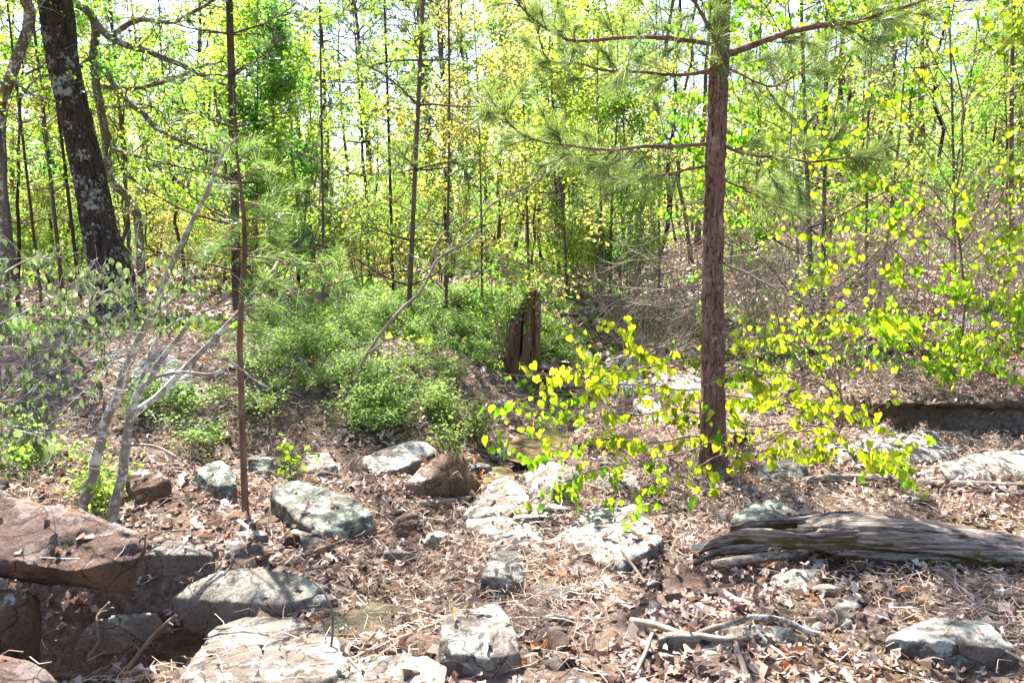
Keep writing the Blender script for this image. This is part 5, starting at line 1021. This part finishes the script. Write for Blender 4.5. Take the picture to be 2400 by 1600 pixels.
# random forest
FOOT = []
LAB = {'hw': ('hardwood_tree', 'slender leafy hardwood', 'tree', 'background yellow-green hardwoods'), 'hws': ('young_tree', 'young leafy tree', 'tree', 'young understorey trees'),
       'pn': ('pine_tree', 'tall dark pine', 'pine tree', 'background pines'), 'pns': ('young_pine', 'young soft-needled pine', 'pine tree', 'young understorey pines'),
       'sh': ('shrub', 'leafy shrub', 'shrub', 'leafy understorey shrubs'), 'sb': ('bare_shrub', 'tangled grey brush', 'shrub', 'leafless brush'), 'bare': ('bare_tree', 'nearly bare tree', 'tree', 'nearly bare background trees')}
TM = {'hw': hw, 'hws': hws, 'pn': pn, 'pns': pns, 'sh': sh, 'sb': sb, 'bare': bare}
F_ = np.random.default_rng(2024)
def plant(kind, x, y, sc=1.0):
    nm, lab, cat, grp = LAB[kind]; s = x / y
    w = 'left of the slim straight pine' if s < -.13 else 'between the slim straight pine and the large pine' if s < .25 else 'to the right of the large pine'
    w = (w + ', farther back') if y > 26 else w; lab = lab + ', ' + w; grp = grp + ' ' + w; v = TM[kind][F_.integers(0, len(TM[kind]))]
    o = put(nm, lab, cat, grp, v, (x, y, ground_z(x, y) - .03), F_.uniform(0, 6.28), sc * F_.uniform(.8, 1.2), SP if kind in ('sh', 'sb') else PP)
    o.rotation_euler[0] = F_.normal() * .045; o.rotation_euler[1] = F_.normal() * .045
def thin(kind, s):
    return kind in ('hw', 'pn', 'bare', 'hws') and -.27 < s < .03 and F_.random() < .42
def zone(kind, n, y0, y1, s0, s1, sc=1., power=1.):
    for _ in range(n):
        for tr in range(12):
            y = y0 + (y1 - y0) * F_.random() ** power; s = F_.uniform(s0, s1); x = s * y
            if all((x - a) ** 2 + (y - b) ** 2 > (.55 if kind in ('sh', 'sb', 'hws', 'pns') else 1.1) ** 2 for a, b in FOOT[-400:]): break
        if thin(kind, s): continue
        FOOT.append((x, y)); plant(kind, x, y, sc)
zone('hws', 28, 12.5, 22, -.75, .2); zone('hws', 8, 14, 24, .2, .72); zone('hw', 28, 15, 34, -.78, .2); zone('hw', 9, 18, 34, .2, .75); zone('pn', 16, 17, 38, -.75, .1); zone('pn', 9, 20, 40, .1, .75); zone('pn', 8, 17, 28, -.5, -.08); zone('pns', 14, 11.5, 22, -.7, .7)
zone('sh', 52, 13, 26, -.78, .15, .8); zone('sh', 10, 16, 26, .15, .75, .7); zone('sb', 44, 8.8, 17, .13, .72, .8); zone('sb', 18, 8.6, 12, .15, .62, .65); zone('bare', 34, 13, 32, -.1, .75)
zone('hw', 44, 34, 60, -.8, .8, 1.15, .8); zone('hws', 40, 24, 42, -.8, .8, 1.2); zone('sh', 45, 24, 40, -.8, .8, 1.3)

for (px, py, sc, lab) in [(1500, 872, .55, 'pale leafless twigs tangled over the creek rocks left of the large pine'), (1420, 805, .6, 'leafless grey brush upstream of the stump beside the creek'), (1575, 815, .6, 'pale leafless brush directly left of the large pine trunk'), (1790, 850, .5, 'small leafless brush just right of the large pine trunk'),
    (2040, 900, .7, 'dark leafless brush on the bank between the two redbuds'), (1900, 860, .6, 'leafless brush at the feet of the paired dark trunks'), (2160, 880, .65, 'leafless brush under the tall redbud at the right'), (2290, 860, .6, 'leafless brush near the grey outcrop at the right edge'), (1480, 740, .7, 'pale leafless brush filling the gap beyond the creek'), (1620, 1075, .28, 'tiny bare twiggy plant at the left foot of the large pine'), (1755, 1085, .28, 'tiny bare twiggy plant at the right foot of the large pine')]:
    g = G(px, py); put('bare_shrub', lab, 'shrub', None, sb[len(lab) % 2], g, len(lab) * .7, sc, SP)

# ------------------------------------------------------------------ far woods, one mass
def far_woods():
    L, Wd = MB(), MB(); r = np.random.default_rng(12)
    for k in range(230):
        y = r.uniform(58, 105); x = r.uniform(-.85, .85) * y; z0 = float(H(np.array(x), np.array(y))); h = r.uniform(6, 9)
        tube(Wd, [[x, y, z0 - .3], [x + r.normal() * .3, y, z0 + h * .5], [x, y, z0 + h]], [.14, .1, .03], 5, .5, cap=False)
        n = 330; P = np.array([x, y, z0 + h * .52]) + r.normal(size=(n, 3)) * [1.3, 1.3, h * .25]; P[:, 2] = np.maximum(P[:, 2], z0 + .2)
        scatter(L, 'rhomb', P, r.normal(size=(n, 3)), r.normal(size=(n, 3)), .30 * r.uniform(.6, 1.3, n), r.random() * .5 + .5 * r.random(n))
    a = link('distant_woods', L.mesh('distant_woods', M['yellow_green'])); tag(a, 'hazy mass of spring woods closing the view at the back', kind='stuff')
    b = link('distant_trunks', Wd.mesh('distant_trunks', M['far_bark'])); tag(b, 'faint trunks of the distant woods', kind='stuff')
far_woods()

# ------------------------------------------------------------------ low blueberry cover
def ground_cover():
    tpl = []
    for k in range(5):
        st, lv = MB(), MB()
        for j in range(10):
            az = R.uniform(0, 6.28); Q, _ = walk([.02 * math.cos(az), .02 * math.sin(az), 0], [math.cos(az) * .6, math.sin(az) * .6, 1], U(.16, .36), 5, .25); tube(st, Q, [.002, .0018, .0015, .001, .0006], 3, .5, cap=False)
            for q in range(2):
                Q2, _ = walk(Q[2 + q], rdir(1)[0] + [0, 0, .5], .12, 3, .2); leaves_on(lv, Q2[1:], 8, .023, 'rhomb', .02, -.1)
            leaves_on(lv, Q[2:], 9, .024, 'rhomb', .022, -.1)
        tpl.append((np.concatenate(st.v), np.concatenate(st.f4), np.concatenate(lv.v), np.concatenate(lv.f3), np.concatenate(lv.r)))
    L, Wd = MB(), MB(); r = np.random.default_rng(9); cnt = 0
    def dens(px, py):
        d = 0
        for (cx, cyy, sx, sy, w) in [(970, 850, 190, 110, 1.1), (1000, 760, 190, 50, 1.2), (1290, 800, 60, 60, 1.2), (1010, 930, 170, 70, 1.2), (790, 820, 110, 80, .45), (620, 900, 120, 80, .3), (400, 960, 130, 60, .55), (620, 960, 80, 40, .4), (1400, 730, 90, 30, .5), (330, 1020, 120, 60, .35), (80, 1000, 150, 70, .4), (840, 1000, 60, 30, .5), (2150, 850, 80, 60, .12), (1750, 860, 80, 40, .15)]:
            d += w * math.exp(-((px - cx) / sx) ** 2 - ((py - cyy) / sy) ** 2)
        return d
    while cnt < 360:
        y = 5.2 + 9.5 * r.random() ** .8; x = r.uniform(-.62, .6) * y; z = ground_z(x, y)
        v = np.array([x, y, z]) - EYE; f = v @ np.array([0, math.cos(PITCH), -math.sin(PITCH)]); px = 1200 + 1867 * v[0] / f; py = 800 - 1867 * (v @ np.array([0, math.sin(PITCH), math.cos(PITCH)])) / f
        if r.random() > dens(px, py) * (.15 + .85 * (float(vnoise(np.array([x * 1.6, y * 1.3, 3.]))) > -.15)): continue
        if creek_d(np.array(x), np.array(y))[0] < .35 or (abs(x - STUMP[0]) < .42 and STUMP[1] - 2.4 < y < STUMP[1] + .25): continue
        sv, sf, v_, f_, rr = tpl[r.integers(0, 5)]; a = r.uniform(0, 6.28); s = r.uniform(.5, 1.15); c_, s_ = math.cos(a), math.sin(a); Rm = np.array([[c_, -s_, 0], [s_, c_, 0], [0, 0, 1]]) * s
        Rm = Rm * [[1.15], [1.15], [.8]]; L.add(v_ @ Rm.T + [x, y, z], f_, np.clip(rr * .7 + .3 * r.random(), 0, 1)); Wd.add(sv @ Rm.T + [x, y, z], sf); cnt += 1
    o = link('low_bushes', L.mesh('low_bushes', M['blueberry'])); tag(o, 'carpet of low light-green blueberry bushes around the stump', kind='stuff')
    o = link('low_bush_stems', Wd.mesh('low_bush_stems', M['twig'])); tag(o, 'wiry stems of the low bushes', kind='stuff')
ground_cover()
# sparse grass and green ground haze further back
def grass():
    r = np.random.default_rng(31); L = MB(); n = 26000; y = 8 + 36 * r.random(n) ** 1.3; x = r.uniform(-.8, .8, n) * y
    m = vnoise(np.stack([x * .35, y * .35, 0 * x], -1)) > -.05 + .5 * (x / y > .15); x, y = x[m], y[m]; z = H(x, y); n = len(x)
    A = r.normal(size=(n, 3)) * .5; A[:, 2] = 1; scatter(L, 'rhomb', np.stack([x, y, z], -1), A, r.normal(size=(n, 3)), (.05 + .004 * y) * r.uniform(.6, 1.5, n), r.random(n))
    o = link('ground_greenery', L.mesh('ground_greenery', M['yellow_green'])); tag(o, 'scattered green sprouts over the far forest floor', kind='stuff')
grass()

# ------------------------------------------------------------------ leaf litter and pine straw
def litter():
    r = np.random.default_rng(44)
    mbs = MB(); n = 52000; u = r.random(n); y = 2.35 + 7.3 * u ** .85; x = r.uniform(-.82, .92, n) * (y + .4)
    xs, ys_, zs, ns = [], [], [], []
    for a, b in zip(x, y):
        h = drop(a, b)
        if h is None: continue
        dd, tt = creek_d(np.array(a), np.array(b))
        if tt > 8.6 and dd < .36 and a < -.75: continue
        if h[2] and not (a > 2.2 and 6.2 < b < 7.6) and (r.random() > .12 or h[1].z < .75): continue
        if h[1].z < .15: continue
        xs.append(a); ys_.append(b); zs.append(h[0].z); ns.append(h[1][:])
    P = np.array([xs, ys_, zs]).T; N = np.array(ns); n = len(P)
    cl = fbm(np.stack([P[:, 0] * 2.2, P[:, 1] * 2.2, 0 * P[:, 0]], -1), 2)
    keep = r.random(n) < np.clip(.78 + .6 * cl, .25, 1); P, N, cl = P[keep], N[keep], cl[keep]; n = len(P)
    P[:, 2] += r.random(n) ** 1.5 * (.035 + .03 * np.clip(cl, 0, 1)) + .003
    Nn = nrm(N + r.normal(size=(n, 3)) * .55); A = nrm(np.cross(Nn, r.normal(size=(n, 3)))); sz = np.where(r.random(n) < .82, r.uniform(.03, .062, n), r.uniform(.065, .11, n)); rc = np.clip(r.beta(2.2, 2, n) + .15 * cl * 0, 0, 1); rc = np.where(r.random(n) < .03, 1, rc * .93)
    var = r.integers(0, len(LITTER), n)
    for k, sh_ in enumerate(LITTER):
        m = var == k; scatter(mbs, sh_, P[m], A[m], Nn[m], sz[m], rc[m])
    # further back: flat small leaves
    n = 52000; y = 8.6 + 24 * r.random(n) ** 1.5; x = r.uniform(-.8, .92, n) * y; z = H(x, y) + .01 + .03 * r.random(n); P = np.stack([x, y, z], -1); Nn = nrm(r.normal(size=(n, 3)) * .45 + [0, 0, 1]); A = nrm(np.cross(Nn, r.normal(size=(n, 3))))
    scatter(mbs, 'oval', P, A, Nn, r.uniform(.06, .13, n) * (1 + .02 * y), np.clip(r.beta(2.2, 2, n), 0, .95))
    o = link('leaf_litter', mbs.mesh('leaf_litter', M['litter'])); tag(o, 'curled pale brown oak leaves carpeting the ground', kind='stuff')
    # pine straw in drifts
    n = 56000; y = 2.35 + 5.6 * r.random(n) ** .9; x = r.uniform(-.7, .78, n) * (y + .4); cl = fbm(np.stack([x * 1.5, y * 1.5, 0 * x + 5], -1), 2); m = r.random(n) < np.clip(.5 + 1.4 * cl, .10, 1); x, y = x[m], y[m]
    pts = []
    for a, b in zip(x, y):
        h = drop(a, b)
        if h is None or (h[2] and r.random() > .12): continue
        if h[1].z > .3: pts.append(h[0][:])
    P = np.array(pts); n = len(P); P[:, 2] += .006 + .055 * r.random(n); A = r.normal(size=(n, 3)); A[:, 2] *= .22; A = nrm(A); s = nrm(np.cross(A, r.normal(size=(n, 3)))); l = r.uniform(.07, .15, n)[:, None]; w = .0014
    bow = np.array([0, 0, 1.]) * r.uniform(-.02, .02, n)[:, None]; side = nrm(np.cross(A, [0, 0, 1.])) * r.uniform(-.025, .025, n)[:, None]
    V = np.stack([P - A * l / 2 - s * w, P - A * l / 2 + s * w, P + bow + side + s * w, P + bow + side - s * w, P + A * l / 2 + s * w * .5, P + A * l / 2 - s * w * .5], 1)
    mb = MB(); o_ = np.arange(n)[:, None] * 6; F = np.concatenate([o_ + [[0, 1, 2, 3]], o_ + [[3, 2, 4, 5]]]); mb.add(V.reshape(-1, 3), F, np.repeat(r.random(n), 6))
    o = link('pine_straw', mb.mesh('pine_straw', M['straw'])); tag(o, 'drifts of fallen orange-brown pine needles among the leaves', kind='stuff')
litter()

# bunch of withered leaves caught on a twig beside the pine
g = G(1742, 1085); root = thing('withered_leaf_bunch', g, 'bunch of withered brown leaves hanging on a twig right of the large pine foot', 'dead leaves')
mb = MB(); c = D(1735, 1035, g[1] - .15); Q = spline([g - [0, 0, .03], (g + c) / 2 + [.05, 0, .05], c], 8); tube(mb, Q, np.linspace(.005, .002, 8), 5, .5); part('twig', mb, M['twig'], root, True)
for k in range(16):
    mb = MB(); V, F = LITTER[k % 14]; n_ = rdir(1)[0]; a = nrm(np.array([U(-.6, .6), U(-.6, .6), -1])); s_ = nrm(np.cross(n_, a)); u_ = np.cross(a, s_); p = c + R.normal(size=3) * [.05, .04, .035]
    sz_ = U(.05, .09); mb.add(p + sz_ * (V[:, :1] * a + V[:, 1:2] * s_ + V[:, 2:3] * u_), F, [.05, .3, .97][k % 3]); part('leaf', mb, M['litter'], root)
